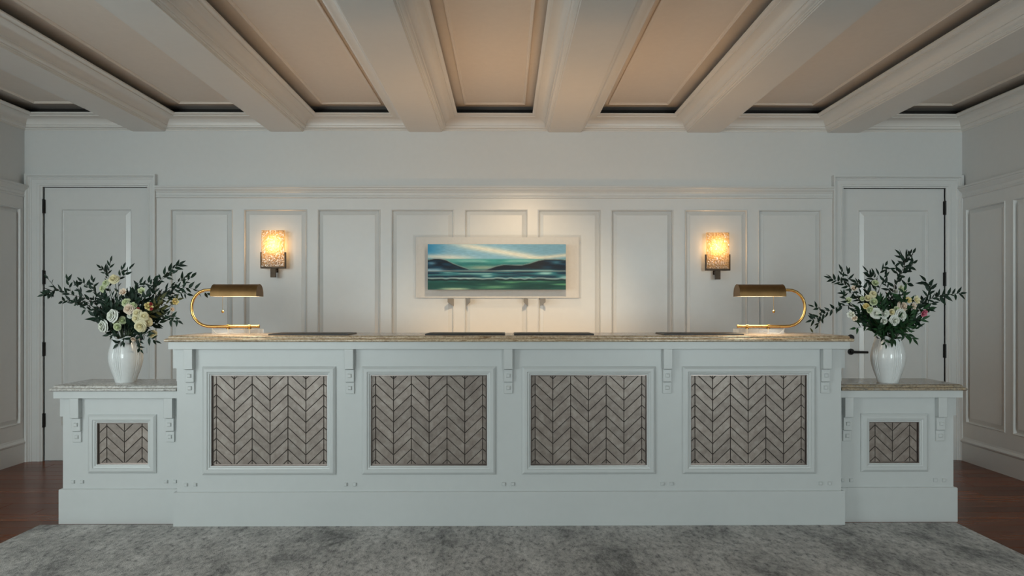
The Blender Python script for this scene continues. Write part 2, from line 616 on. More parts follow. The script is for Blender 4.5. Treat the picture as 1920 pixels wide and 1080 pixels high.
# floor: slab and planks
floor = MB().box(XL - 0.15, XR + 0.15, YF - 0.15, WY + 0.15, -0.12, -0.012).build('floor', 'wood')
tag(floor, 'polished red brown wooden plank floor', kind='structure')
PW = 0.135
yy = WY - PW
row = 0
while yy > -0.6:
    lens = []
    x = XL - random.uniform(0.1, 1.4)
    while x < XR:
        L = random.choice((1.5, 1.9, 2.3))
        a, b = max(x, XL), min(x + L, XR)
        if b - a > 0.05:
            MB().loops([(a + .0008, b - .0008, yy + .0008, yy + PW - .0008, -0.012), (a + .0008, b - .0008, yy + .0008, yy + PW - .0008, -0.0012),
                        (a + .002, b - .002, yy + .002, yy + PW - .002, 0.0)], FTOP).build('plank', 'wood', floor)
        x += L
    yy -= PW
    row += 1
MB().box(XL, XR, YF, yy + PW, -0.012, 0).build('plank_field', 'wood', floor)


# wall panelling -----------------------------------------------------
def raised_panel(name, r, fr, parent, mat='trim'):
    """r = (u0,u1,v0,v1) opening in the frame; bead, sunk margin, bevel, raised field"""
    lp = [inset(r, -0.001, 0.019), inset(r, 0.002, 0.025), inset(r, 0.006, 0.026), inset(r, 0.010, 0.022), inset(r, 0.012, 0.014), inset(r, 0.013, 0.002), inset(r, 0.016, 0.001), inset(r, 0.046, 0.012), inset(r, 0.0465, 0.015)]
    return MB().loops(lp, fr, cap1=True).build(name, mat, parent)


CAP_PROF = [(ZCAP, 0.0), (ZCAP, 0.056), (ZCAP - 0.014, 0.058), (ZCAP - 0.020, 0.050), (ZCAP - 0.026, 0.050), (ZCAP - 0.034, 0.044), (ZCAP - 0.046, 0.034),
            (ZCAP - 0.050, 0.034), (ZCAP - 0.056, 0.028), (ZCAP - 0.072, 0.028), (ZCAP - 0.080, 0.024), (ZCAP - 0.086, 0.030), (ZCAP - 0.094, 0.030), (ZCAP - 0.100, 0.020), (ZCAP - 0.106, 0.0)]
BASE_PROF = [(0.0, 0.0), (0.0, 0.030), (0.150, 0.030), (0.158, 0.036), (0.168, 0.038), (0.176, 0.032), (0.186, 0.024), (0.200, 0.020), (0.204, 0.0)]


def panelling(parent, fr, u0, u1, opens, nb, nt_):
    """stiles and rails around the openings, cap rail and baseboard"""
    z0, z1 = 0.19, ZCAP - 0.09
    m = MB()

    def bx(a, b, c, d):
        m.loops([(a, b, c, d, 0.0), (a, b, c, d, 0.020)], fr)
    bx(u0, u1, P_TOP, z1)
    bx(u0, u1, z0, P_BOT)
    e = u0
    for (a, b) in opens:
        bx(e, a, P_BOT, P_TOP)
        e = b
    bx(e, u1, P_BOT, P_TOP)
    m.build('wall_frame', 'trim', parent)
    for (a, b) in opens:
        raised_panel('wall_panel', (a, b, P_BOT, P_TOP), fr, parent)
    tag(MB().extrude(CAP_PROF, lambda s, p, q: fr(s, p, q), u0, u1).build(nt_, 'trim'), 'moulded white cap rail of the ' + nt_.split('@')[0].replace('_', ' '), kind='structure')
    tag(MB().extrude(BASE_PROF, lambda s, p, q: fr(s, p, q), u0, u1).build(nb, 'trim'), 'tall white moulded skirting board', kind='structure')


pw = [(321, 438), (458.5, 577), (596.5, 714), (734, 851.5), (871, 989), (1008, 1125.5), (1145, 1261), (1282.5, 1400), (1420, 1538)]
panelling(wall_back, FB(WY), DOORS[0][1] + 0.001, DOORS[1][0] - 0.001, [(X(a, WY), X(b, WY)) for a, b in pw], 'baseboard_back', 'trim_1')
FL = lambda u, v, n: (XL + n, u, v)
FR = lambda u, v, n: (XR - n, u, v)
side = [(6.165 - 0.577 * k - 0.487, 6.165 - 0.577 * k) for k in range(7)][::-1]
panelling(wall_left, FL, side[0][0] - 0.09, WY - 0.0, side, 'baseboard_left', 'trim_2')
panelling(wall_right, FR, side[0][0] - 0.09, WY - 0.0, side, 'baseboard_right', 'trim_3')
bpy.data.objects['trim_1']['label'] = 'moulded white cap rail along the wall behind the desk'
bpy.data.objects['trim_2']['label'] = 'moulded white cap rail on the left side wall'
bpy.data.objects['trim_3']['label'] = 'moulded white cap rail on the right side wall'
bpy.data.objects['baseboard_back']['label'] = 'white skirting board hidden behind the desk'
bpy.data.objects['baseboard_left']['label'] = 'tall white moulded skirting board of the left side wall'
bpy.data.objects['baseboard_right']['label'] = 'tall white moulded skirting board of the right side wall'

# doors --------------------------------------------------------------
CASP = [(0.0, 0.0), (0.0, 0.046), (0.14, 0.046), (0.17, 0.040), (0.20, 0.034), (0.24, 0.034), (0.27, 0.028), (0.36, 0.028), (0.40, 0.023), (0.70, 0.021),
        (0.74, 0.025), (0.86, 0.024), (0.92, 0.016), (1.0, 0.015), (1.0, -0.06)]
for i, (c0, c1, l0, l1, sd) in enumerate(DOORS):
    d = struct('door_%d' % (i + 1), 'white one panel door in moulded casing at the %s end of the wall' % sd)
    lp = []
    for t, n in CASP:
        lp.append((c0 + t * (l0 - 0.0035 - c0), c1 - t * (c1 - l1 - 0.0035), 0.0, Z_CAS - t * (Z_CAS - Z_LEAF - 0.0035), n))
    MB().loops(lp, FB(WY), cap1=False, open_bottom=True).build('casing', 'trim', d)
    MB().box(l0 - 0.0035, l1 + 0.0035, WY + 0.075, WY + 0.12, -0.012, Z_LEAF + 0.0035).build('rebate', 'jamb', d)
    # leaf with one sunk panel
    yl = WY + 0.012
    p0, p1 = (X(113, WY), X(246, WY)) if i == 0 else (X(1610, WY), X(1742, WY))
    pt, pb = (PT(180, 390.5, WY).z + PT(1680, 394, WY).z) / 2, 0.285
    m = MB()
    for (a, b, c, e) in ((l0, p0, 0.002, Z_LEAF), (p1, l1, 0.002, Z_LEAF), (p0, p1, 0.002, pb), (p0, p1, pt, Z_LEAF)):
        m.box(a, b, yl, yl + 0.045, c, e)
    m.build('leaf', 'trim', d)
    r = (p0, p1, pb, pt)
    MB().loops([inset(r, 0, 0), inset(r, 0.004, 0.002), inset(r, 0.010, -0.004), inset(r, 0.012, -0.010), inset(r, 0.016, -0.011), inset(r, 0.052, -0.003), inset(r, 0.053, -0.001)], FB(yl)).build('door_panel', 'trim', d)
    hx = l0 - 0.004 if i == 0 else l1 + 0.004
    for py in ((387, 520, 654.5, 788) if i == 0 else (390, 523.5, 658, 792)):
        zc = PT(80 if i == 0 else 1772, py, WY).z
        h = MB().tube([(hx, WY - 0.004, zc - 0.058), (hx, WY - 0.004, zc + 0.058)], 0.0115, 10)
        h.box(hx - 0.014, hx + 0.014, WY - 0.002, WY + 0.010, zc - 0.056, zc + 0.056)
        tag(h.build('hinge', 'hinge', d, smooth=True), 'black butt hinge')
    # lever handle and deadbolt on the side away from the hinges
    s = 1 if i == 1 else -1
    hx = (l0 + 0.068) if i == 1 else (l1 - 0.068)
    hz = PT(1596, 659.5, WY).z
    h = MB().tube([(hx, yl, hz), (hx, yl - 0.012, hz)], 0.026, 20)
    h.tube([(hx, yl - 0.012, hz), (hx, yl - 0.05, hz)], 0.011, 12)
    h.tube([(hx - s * 0.006, yl - 0.05, hz), (hx + s * 0.06, yl - 0.052, hz - 0.002), (hx + s * 0.122, yl - 0.05, hz - 0.003)], [0.012, 0.0105, 0.010], 10)
    tag(h.build('lever_handle', 'hinge', d, smooth=True), 'black lever handle')
    dz = PT(1597, 633, WY).z
    tag(MB().tube([(hx, yl, dz), (hx, yl - 0.018, dz)], [0.027, 0.024], 20).build('deadbolt', 'hinge', d, smooth=True), 'black round deadbolt')
    xe = l0 if i == 1 else l1
    tag(MB().box(xe - 0.010, xe + 0.002, yl - 0.002, yl + 0.01, hz - 0.01, hz + 0.035).build('strike_plate', 'hinge', d), 'black strike plate')

# ceiling: beams, coffer mouldings, slots, panels ----------------------
BW = 0.272
bc = [X(p, WY) for p in (279, 537.5, 797.5, 1059, 1319, 1581.5)]
edges = [XL] + [v for c in bc for v in (c - BW / 2, c + BW / 2)] + [XR]
ordn = ['leftmost', 'second from the left', 'third from the left', 'fourth from the left', 'fifth from the left', 'rightmost']
for i, c in enumerate(bc):
    o = MB().loops([(c - BW / 2, c + BW / 2, YF, WY, ZTOP), (c - BW / 2, c + BW / 2, YF, WY, ZB + 0.004), (c - BW / 2 + 0.003, c + BW / 2 - 0.003, YF, WY, ZB)], FTOP).build('trim_%d' % (4 + i), 'beam')
    tag(o, 'painted ceiling beam running to the back wall, ' + ordn[i], kind='structure')
ceiling = tag(MB().box(XL - 0.15, XR + 0.15, YF - 0.15, WY + 0.15, ZTOP, ZTOP + 0.1).build('ceiling', 'beam'), 'coffered ceiling with beige panels between painted beams', kind='structure')
CR = [(0.0, 0.006), (0.006, 0.006), (0.006, 0.013), (0.013, 0.016), (0.013, 0.022), (0.022, 0.026), (0.027, 0.033), (0.030, 0.040), (0.030, 0.045), (0.036, 0.047)]
for k in range(9):                            # cove
    a = k / 8 * math.pi / 2
    CR.append((0.036 + 0.076 * (1 - math.cos(a)) ** 1.0, 0.047 + 0.054 * math.sin(a)))
CR += [(0.116, 0.101), (0.116, 0.107), (0.126, 0.109), (0.134, 0.113), (0.140, 0.119), (0.140, 0.126)]
ZC = ZB + 0.188
for i in range(7):
    a, b = edges[2 * i], edges[2 * i + 1]
    r = (a, b, YF, WY)
    MB().loops([(*inset(r, t, 0)[:4], ZB + h) for t, h in CR], FTOP, cap1=False).build('coffer_moulding', 'beam', ceiling, smooth=True)
    MB().loops([(*inset(r, 0.139, 0)[:4], ZB + 0.1262), (*inset(r, 0.002, 0)[:4], ZB + 0.1262), (*inset(r, 0.002, 0)[:4], ZC)], FTOP, cap1=False).build('cove_trough', 'trough_shade', ceiling)  # shade behind the lip, put into the colour
    MB().loops([(*inset(r, 0.001, 0)[:4], ZTOP), (*inset(r, 0.001, 0)[:4], ZC)], FTOP).build('ceiling_panel', 'cpanel', ceiling)
    q = inset(r, 0.198, 0)[:4]
    MB().loops([(*inset(q, t, 0)[:4], ZC - h) for t, h in ((0, -.001), (0, .010), (.003, .012), (.008, .012), (.011, .008), (.018, .006), (.022, .002), (.022, -.001))], FTOP, cap1=False).build('panel_moulding', 'cpanel', ceiling)


# ------------------------------------------------------------------ cabinets
TP, TH, TR, GR = 0.1044, 0.0636, 0.0955, 0.0042     # tile column width, height, slant rise, joint


def clip(poly, r):
    def cut(pts, ins, inter):
        out = []
        for i in range(len(pts)):
            a, b = pts[i - 1], pts[i]
            if ins(b):
                if not ins(a): out.append(inter(a, b))
                out.append(b)
            elif ins(a):
                out.append(inter(a, b))
        return out

    def ix(v):
        return lambda a, b: (v, a[1] + (b[1] - a[1]) * (v - a[0]) / (b[0] - a[0]))

    def iz(v):
        return lambda a, b: (a[0] + (b[0] - a[0]) * (v - a[1]) / (b[1] - a[1]), v)
    for ins, it in ((lambda p: p[0] >= r[0], ix(r[0])), (lambda p: p[0] <= r[1], ix(r[1])), (lambda p: p[1] >= r[2], iz(r[2])), (lambda p: p[1] <= r[3], iz(r[3]))):
        if poly: poly = cut(poly, ins, it)
    return poly


def poly_area(p):
    return 0.5 * abs(sum(p[i - 1][0] * p[i][1] - p[i][0] * p[i - 1][1] for i in range(len(p))))


def shrink(p, t):
    """move the edges of a convex polygon inward by t"""
    n = len(p)
    A = sum(p[i - 1][0] * p[i][1] - p[i][0] * p[i - 1][1] for i in range(n))
    if A < 0: p = p[::-1]
    L = []
    for i in range(n):
        a, b = Vector(p[i]), Vector(p[(i + 1) % n])
        d = (b - a)
        if d.length < 1e-6: continue
        d.normalize()
        nn = Vector((-d.y, d.x))
        L.append((a + nn * t, d))
    out = []
    for i in range(len(L)):
        (a, d), (c, g) = L[i - 1], L[i]
        den = d.x * g.y - d.y * g.x
        if abs(den) < 1e-6: continue
        s = ((c.x - a.x) * g.y - (c.y - a.y) * g.x) / den
        out.append((a.x + d.x * s, a.y + d.y * s))
    return out


def slab_poly(m, p, y0, y1, ch):
    n = len(p)
    q = shrink(p, ch)
    if len(q) != n or poly_area(q) > poly_area(p) or poly_area(q) < 0.25 * poly_area(p):
        q = None
    A = sum(p[i - 1][0] * p[i][1] - p[i][0] * p[i - 1][1] for i in range(n))
    if A < 0: p = p[::-1]
    vs = [(x, y1, z) for x, z in p] + [(x, y0 + (ch * 0.6 if q else 0), z) for x, z in p]
    fs = [(i, (i + 1) % n, (i + 1) % n + n, i + n) for i in range(n)]
    if q:
        # shrink() shifts the start by one edge: line the rings up by nearest corner
        k = min(range(n), key=lambda j: (q[j][0] - p[0][0]) ** 2 + (q[j][1] - p[0][1]) ** 2)
        q = q[k:] + q[:k]
        vs += [(x, y0, z) for x, z in q]
        fs += [(i + n, (i + 1) % n + n, (i + 1) % n + 2 * n, i + 2 * n) for i in range(n)]
        fs.append(tuple(range(2 * n, 3 * n)))
    else:
        fs.append(tuple(range(n, 2 * n)))
    m.add(vs, fs)


def tile_panel(root, xc, r_out, fw, yb, zphase):
    """moulded frame with a metal liner and chevron tiles sunk behind it; zphase = a joint height on a valley line"""
    r = r_out
    prof = [(0.0, -0.001), (0.0, 0.007), (0.006, 0.012), (0.014, 0.017), (0.030, 0.017), (0.033, 0.013), (0.042, 0.011), (0.045, 0.006), (fw, 0.005), (fw, -0.024)]
    fr = MB().loops([inset(r, t, n) for t, n in prof], FB(yb), cap1=False).build('panel_frame', 'desk', root)
    o = (r[0] + fw, r[1] - fw, r[2] + fw, r[3] - fw)
    yt = yb + 0.013                                     # face of the tiles
    MB().loops([inset(o, 0, -0.002), inset(o, 0.003, -0.002), inset(o, 0.0035, -0.016), inset(o, 0.007, -0.016), inset(o, 0.007, -0.024)], FB(yb), cap1=False).build('metal_liner', 'nickel', fr)
    MB().box(o[0], o[1], yt + 0.004, yt + 0.012, o[2], o[3]).build('grout_bed', 'grout', fr)
    cr = inset(o, 0.0075, 0)[:4]
    edge = MB()
    half = int(math.ceil((o[1] - o[0]) / 2 / TP))
    for k in range(-half, half):
        xl, xr = xc + k * TP, xc + (k + 1) * TP
        ol = TR if k % 2 else 0.0
        orr = TR if (k + 1) % 2 else 0.0
        for n in range(-14, 14):
            z0 = zphase + n * TH
            p = [(xl + GR / 2, z0 + ol), (xr - GR / 2, z0 + orr), (xr - GR / 2, z0 + orr + TH), (xl + GR / 2, z0 + ol + TH)]
            c = math.hypot(TP, TR) / TP * GR / 2          # joint measured across the slant
            p = [(p[0][0], p[0][1] + c), (p[1][0], p[1][1] + c), (p[2][0], p[2][1] - c), (p[3][0], p[3][1] - c)]
            p = clip(p, cr)
            p = [q for i, q in enumerate(p) if math.hypot(q[0] - p[i - 1][0], q[1] - p[i - 1][1]) > 1e-5] if p else p
            if len(p) < 3: continue
            A = poly_area(p)
            if A < 4e-5: continue
            big = (max(q[0] for q in p) - min(q[0] for q in p) > 0.03) and A > 7e-4
            m = MB() if big else edge
            dy = random.uniform(-0.0006, 0.0006)
            slab_poly(m, p, yt + dy, yt + 0.005, 0.0012)
            if big: m.build('tile', 'tile', fr)
    if edge.v:
        tag(edge.build('cut_tiles', 'tile', fr), kind='stuff')
    return fr


def bracket(root, x, yb, z0, z1, z2, z3, fr=None):
    """stepped corbel: long block, then two square blocks each with a raised stud"""
    f = fr or FB(yb)
    m = MB()
    hw = 0.0255
    for (zt, zb_, n, g) in ((z0, z1, 0.040, 0), (z1 - 0.003, z2, 0.020, 0.0), (z2 - 0.003, z3, 0.011, 0.0)):
        rr = (x - hw, x + hw, zb_, zt)
        m.loops([inset(rr, 0, -0.001), inset(rr, 0, n - 0.002), inset(rr, 0.002, n)], f)
    b = m.build('bracket', 'desk', root)
    for (zt, zb_, n) in ((z1, z2, 0.020), (z2, z3, 0.011)):
        zc = (zt + zb_) / 2 - 0.001
        rr = (x - 0.012, x + 0.012, zc - 0.012, zc + 0.012)
        MB().loops([inset(rr, 0, n - 0.001), inset(rr, 0.002, n + 0.006), inset(rr, 0.005, n + 0.008)], f).build('stud', 'desk', b)


def cabinet(name, label, x0, x1, yf, yb, ztop, brackets, panels, zb, side=None):
    """panelled counter: carcass, face frame, plinth, cornice board, brackets, pegs, tiled panels"""
    root = thing(name, ((x0 + x1) / 2, (yf + yb) / 2, 0), label, 'cabinet' if name != 'reception_desk' else 'desk')
    z_board = ztop - 0.042
    FW = 0.0505
    MB().box(x0, x1, yf + 0.034, yb, 0.0, z_board).build('carcass', 'desk', root)
    m = MB()
    e = x0
    pz0, pz1 = panels[0][2] + 0.045, panels[0][3] - 0.045
    m.box(x0, x1, yf, yf + 0.034, pz1, z_board)
    m.box(x0, x1, yf, yf + 0.034, 0.19, pz0)
    for (a, b, c, d_) in panels:
        m.box(e, a + 0.045, yf, yf + 0.034, pz0, pz1)
        e = b - 0.045
    m.box(e, x1, yf, yf + 0.034, pz0, pz1)
    m.build('face_frame', 'desk', root)
    pl = 0.016
    l0 = x0 - (pl if side != 'right' else 0)
    l1 = x1 + (pl if side != 'left' else 0)
    MB().loops([(l0, l1, yf - pl, yb, 0.0), (l0, l1, yf - pl, yb, 0.2), (l0 + .003, l1 - .003, yf - pl + .003, yb, 0.204), (l0 + .012, l1 - .012, yf - pl + 0.012, yb, 0.205)], FTOP, cap0=True).build('plinth', 'desk', root)
    bo = 0.036
    c0 = x0 - (bo if side != 'right' else 0)
    c1 = x1 + (bo if side != 'left' else 0)
    MB().box(c0, c1, yf - bo, yb + 0.02, z_board, ztop).build('cornice_board', 'desk', root, bevel=0.0015)
    for x in brackets:
        bracket(root, x, yf, *zb)
        for dx in (-0.0265, 0.0265):
            if dx + x > x1 - 0.01: continue
            rr = (x + dx - 0.0105, x + dx + 0.0105, 0.236, 0.257)
            MB().loops([inset(rr, 0, -0.001), inset(rr, 0.001, 0.008), inset(rr, 0.004, 0.0105)], FB(yf)).build('peg', 'desk', root)
    if side in ('left', None):
        bracket(root, yf + 0.06, 0, *zb, fr=lambda u, v, n: (x0 - n, u, v))
    if side in ('right', None):
        bracket(root, yf + 0.06, 0, *zb, fr=lambda u, v, n: (x1 + n, u, v))
    return root


# reception desk
M['bounce_surface'] = plain('pale_bounce', (0.72, 0.66, 0.58), 0.5)  # pale top of the added counter, reflects warm light upward
DY = 4.366
DX0, DX1 = X(332, DY), X(1577, DY)
DTOP = Zc(641, DY - 0.036)
bx5 = [X(p, DY - 0.04) for p in (352, 654, 953, 1253, 1552)]
pan = [(X(a, DY), X(b, DY), Zc(889, DY), Zc(687, DY)) for a, b in ((380, 630), (679, 929.5), (978.5, 1229), (1279, 1529))]
zb = (DTOP - 0.042, Zc(692, DY - 0.03), Zc(715.5, DY), Zc(737.5, DY))
desk = cabinet('reception_desk', 'long white reception desk with four chevron tiled panels and stepped brackets', DX0, DX1, DY, 4.78, DTOP, bx5, pan, zb)
wc = thing('added_bounce_counter', ((DX0 + DX1) / 2, 4.97, 0), 'added pale bounce counter, unseen behind the reception desk', 'counter')  # unseen counter added to bounce warm light onto ceiling and wall
MB().box(DX0, DX1, 4.801, 5.16, 0.73, 0.76).build('bounce_top', 'bounce_surface', wc)
for sx in (DX0, DX1 - 0.04):
    MB().box(sx, sx + 0.04, 4.801, 5.14, 0.0, 0.73).build('end_panel', 'desk', wc)
up = thing('added_fill_light', (0.25, 5.02, 0.76), 'added low bronze fill light, unseen behind the reception desk', 'lamp')  # unseen fixture added to give the ceiling its warm glow
MB().box(-0.78, 1.28, 4.97, 4.985, 0.76, 0.87).box(-0.78, 1.28, 5.055, 5.07, 0.76, 0.87).box(-0.78, 1.28, 4.985, 5.055, 0.76, 0.80).box(-0.795, -0.78, 4.97, 5.07, 0.76, 0.87).box(1.28, 1.295, 4.97, 5.07, 0.76, 0.87).build('fill_housing', 'bronze', up)
MB().box(-0.76, 1.26, 4.99, 5.05, 0.80, 0.812).build('fill_strip', 'tube', up)
for p in pan:
    tile_panel(desk, (p[0] + p[1]) / 2, p, 0.0505, DY, Zc(770.7, DY + 0.013))

# pedestal cabinets
PY = 4.446
LX0, LX1 = X(118, PY), DX0 - 0.018
RX0, RX1 = DX1 + 0.018, X(1787.5, PY)
PTOP = Zc(733, PY - 0.036)
zbp = (PTOP - 0.042, Zc(783, PY - 0.03), Zc(806.5, PY), Zc(827.5, PY))
p_l = (X(166, PY), X(294, PY), Zc(885.5, PY), Zc(776, PY))
p_r = (X(1613.5, PY), X(1739, PY), Zc(885.5, PY), Zc(776, PY))
ped_l = cabinet('pedestal_cabinet', 'low white pedestal cabinet at the left end of the desk', LX0, LX1, PY, 4.76, PTOP, [X(138.5, PY - 0.04), X(314.5, PY - 0.04)], [p_l], zbp, 'left')
tile_panel(ped_l, X(231.3, PY), p_l, 0.0505, PY, Zc(828, PY + 0.013))
ped_r = cabinet('pedestal_cabinet', 'low white pedestal cabinet at the right end of the desk', RX0, RX1, PY, 4.76, PTOP, [X(1593, PY - 0.04), X(1768.5, PY - 0.04)], [p_r], zbp, 'right')
tile_panel(ped_r, X(1675.5, PY), p_r, 0.0505, PY, Zc(828, PY + 0.013))


def stone_top(name, label, x0, x1, y0, y1, z, flat_l=False, flat_r=False, mat='stone'):
    prof = [(0.016, 0.0), (0.006, 0.001), (0.001, 0.005), (0.0, 0.010), (0.002, 0.015), (0.008, 0.019), (0.016, 0.0205), (0.018, 0.022), (0.018, 0.025), (0.019, 0.029), (0.023, 0.033), (0.030, 0.036), (0.036, 0.0365)]
    lp = []
    for t, h in prof:
        lp.append((x0 + (0 if flat_l else t), x1 - (0 if flat_r else t), y0 + t, y1 - t, z + h))
    o = MB().loops(lp, FTOP, cap0=True).build(name, mat, None, base=((x0 + x1) / 2, (y0 + y1) / 2, z), smooth=True)
    return tag(o, label, 'countertop')


OV = 0.054
stone_top('stone_top', 'long brown granite countertop on the reception desk', DX0 - OV, DX1 + OV, DY - OV, 4.86, DTOP)
stone_top('stone_top', 'short granite slab on the left pedestal cabinet', LX0 - OV, LX1, PY - OV, 4.82, PTOP, flat_r=True, mat='stone_grey')
stone_top('stone_top', 'short granite slab on the right pedestal cabinet', RX0, RX1 + OV, PY - OV, 4.82, PTOP, flat_l=True, mat='stone_mix')
SZ = DTOP + 0.0365          # top of the desk stone
PZ = PTOP + 0.0365          # top of the pedestal stone

# rug, cut around the desk plinth --------------------------------------
RY1 = 4.392
rx0, rx1 = X(75, RY1), X(1792, RY1)
pf = DY - 0.016 - 0.002
q0, q1 = DX0 - 0.018, DX1 + 0.018
out = [(rx0, 1.0), (rx1, 1.0), (rx1, RY1), (q1, RY1), (q1, pf), (q0, pf), (q0, RY1), (rx0, RY1)]
n = len(out)
mb = MB().add([(x, y, 0.0) for x, y in out] + [(x, y, 0.007) for x, y in out], [tuple(range(n - 1, -1, -1)), tuple(range(n, 2 * n))] + [(i, (i + 1) % n, (i + 1) % n + n, i + n) for i in range(n)])
tag(mb.build('area_rug', 'rug', None, base=((rx0 + rx1) / 2, 2.7, 0)), 'large mottled grey rug in front of the desk', 'rug')

# ------------------------------------------------------------------ desk pads
for (a, b, lab) in ((503, 653, 'black desk pad beside the left brass lamp'), (797, 947, 'black desk pad left of the counter middle'),
                    (964, 1114, 'black desk pad right of the counter middle'), (1245, 1395, 'black desk pad beside the right brass lamp')):
    y0, y1 = 4.395, 4.645
    x0, x1 = X(a, y0), X(b, y0)
    t = thing('desk_pad', ((x0 + x1) / 2, (y0 + y1) / 2, SZ), lab, 'desk pad', 'pads on the counter')
    r = (x0, x1, y0, y1)
    MB().loops([inset(r, 0.0, SZ), inset(r, 0, SZ + 0.006), inset(r, 0.002, SZ + 0.008), inset(r, 0.004, SZ + 0.0085)], FTOP, cap0=True).build('board', 'pad', t)
    MB().loops([inset(r, 0.018, SZ + 0.0086), inset(r, 0.019, SZ + 0.0094), inset(r, 0.020, SZ + 0.0094), inset(r, 0.021, SZ + 0.0086)], FTOP, cap1=False).build('stitched_edge', 'pad', t)


# ------------------------------------------------------------------ desk lamps
def desk_lamp(s, label):
    """s=+1: arm bows out to the left (left lamp); s=-1 mirrored"""
    y = 4.50
    px = (lambda p: X(p, y)) if s == 1 else (lambda p: X(1868.5 - p, y))
    Z = lambda py: SZ + (624.6 - py) * y / F
    cx = px(446)
    t = thing('desk_lamp', (cx, y, SZ), label, 'lamp', 'brass desk lamps')
    x0, x1 = sorted((px(402), px(487)))
    # shade: half barrel, closed ends
    zt, zb_ = Z(530.5), Z(553.5)
    hw = 0.066
    prof = []
    for k in range(15):
        a = math.pi * k / 14
        prof.append((math.cos(a), math.sin(a)))
    H = zt - zb_

    def shell(sc, th):
        return [(p * (hw - th), zb_ + (q ** 0.75) * (H - th)) for p, q in prof]
    o_, i_ = shell(1, 0), shell(1, 0.003)
    m = MB()
    nseg = len(prof)
    vs = []
    for xx in (x0, x1):
        vs += [(xx, y + p, z) for p, z in o_]
    fs = [(k, k + 1, k + 1 + nseg, k + nseg) for k in range(nseg - 1)] + [tuple(range(nseg)), tuple(range(2 * nseg - 1, nseg - 1, -1))]
    m.add(vs, fs)
    sh = m.build('lamp_shade', 'shade', t, smooth=True)
    m = MB()
    vs = []
    for xx in (x0 + 0.003, x1 - 0.003):
        vs += [(xx, y + p, z) for p, z in i_]
    m.add(vs, fs)
    m.build('shade_lining', 'shade_in', sh, smooth=True)
    m = MB()
    for xx in (x0 - 0.0006, x1 - 0.0014):
        pr = [(p * 1.012, zb_ + (z - zb_) * 1.012) for p, z in o_]
        k = len(pr)
        m.add([(xx, y + p, z) for p, z in pr] + [(xx + 0.002, y + p, z) for p, z in pr], [tuple(range(k)), tuple(range(2 * k - 1, k - 1, -1))] + [(i, (i + 1) % k, (i + 1) % k + k, i + k) for i in range(k)])
    m.build('shade_end_rim', 'shade', sh)
    zbulb = zb_ + 0.022
    MB().tube([(x0 + 0.05, y, zbulb), (x1 - 0.05, y, zbulb)], 0.012, 12).build('lit_tube', 'tube', sh, smooth=True)
    area('lamp_light', ((x0 + x1) / 2, y, zb_ + 0.006), ((x0 + x1) / 2, y, 0), 0.20, 0.05, 2.2, (1.0, 0.80, 0.55)).parent = None
    # arm: one bent brass tube
    pts = [(402, 541.3), (392, 541.0), (383, 541.6), (374.5, 545), (367.5, 551), (362.3, 559), (359.7, 568), (359.3, 577), (360.8, 586), (364.8, 594.5), (371, 601.5), (379, 606.5), (388, 609), (398, 609.6), (430, 609.5), (485, 609.3)]
    P = [Vector((px(a), y, Z(b))) for a, b in pts]
    P.insert(0, Vector((px(410), y, Z(541.3))))
    MB().tube(P, 0.0088, 12).build('arm', 'brass', t, smooth=True)
    zt_ = Z(614.3)
    b0, b1 = sorted((px(404), px(489)))
    for k, pp in enumerate((428, 468)):
        m = MB().tube([(px(pp) - 0.007, y, Z(609.5)), (px(pp) + 0.007, y, Z(609.5))], 0.0125, 14)
        m.tube([(px(pp), y, zt_), (px(pp), y, Z(609.5))], 0.006, 10)
        m.tube([(px(pp), y, zt_), (px(pp), y, zt_ + 0.004)], 0.012, 14)
        m.build('post_clamp', 'brass', t, smooth=True)
        MB().tube([(px(pp), y, SZ + 0.001), (px(pp), y, SZ + 0.004)], 0.014, 14).tube([(px(pp), y, SZ + 0.004), (px(pp), y, zt_)], 0.004, 8).build('screw', 'white_cord', t, smooth=True)
    MB().tube([(px(484), y, Z(609.3)), (px(486.5), y, Z(609.3))], 0.0105, 12).build('arm_tip', 'brass', t, smooth=True)
    MB().box(b0, b1, y - 0.055, y + 0.055, SZ, zt_).build('acrylic_base', 'acrylic_block', t, bevel=0.002)
    cxp = px(420)
    MB().tube([(cxp, y - 0.02, zb_ + 0.01), (cxp, y - 0.02, Z(581))], 0.0011, 6).build('pull_chain', 'brass', t)
    MB().sphere((cxp, y - 0.02, Z(581.5)), 0.0085, 12, 8).build('chain_ball', 'brass', t, smooth=True)
    MB().tube([(px(397), y, Z(611)), (px(398.5), y + 0.002, Z(615)), (px(401), y + 0.01, Z(619)), (px(403), y + 0.03, SZ + 0.003), (px(405), y + 0.16, SZ + 0.003), (px(403), y + 0.30, SZ + 0.003)], 0.0026, 6).build('cord', 'white_cord', t, smooth=True)
    return t


desk_lamp(1, 'brass desk lamp on clear base at the left end of the counter')
desk_lamp(-1, 'brass desk lamp on clear base at the right end of the counter')


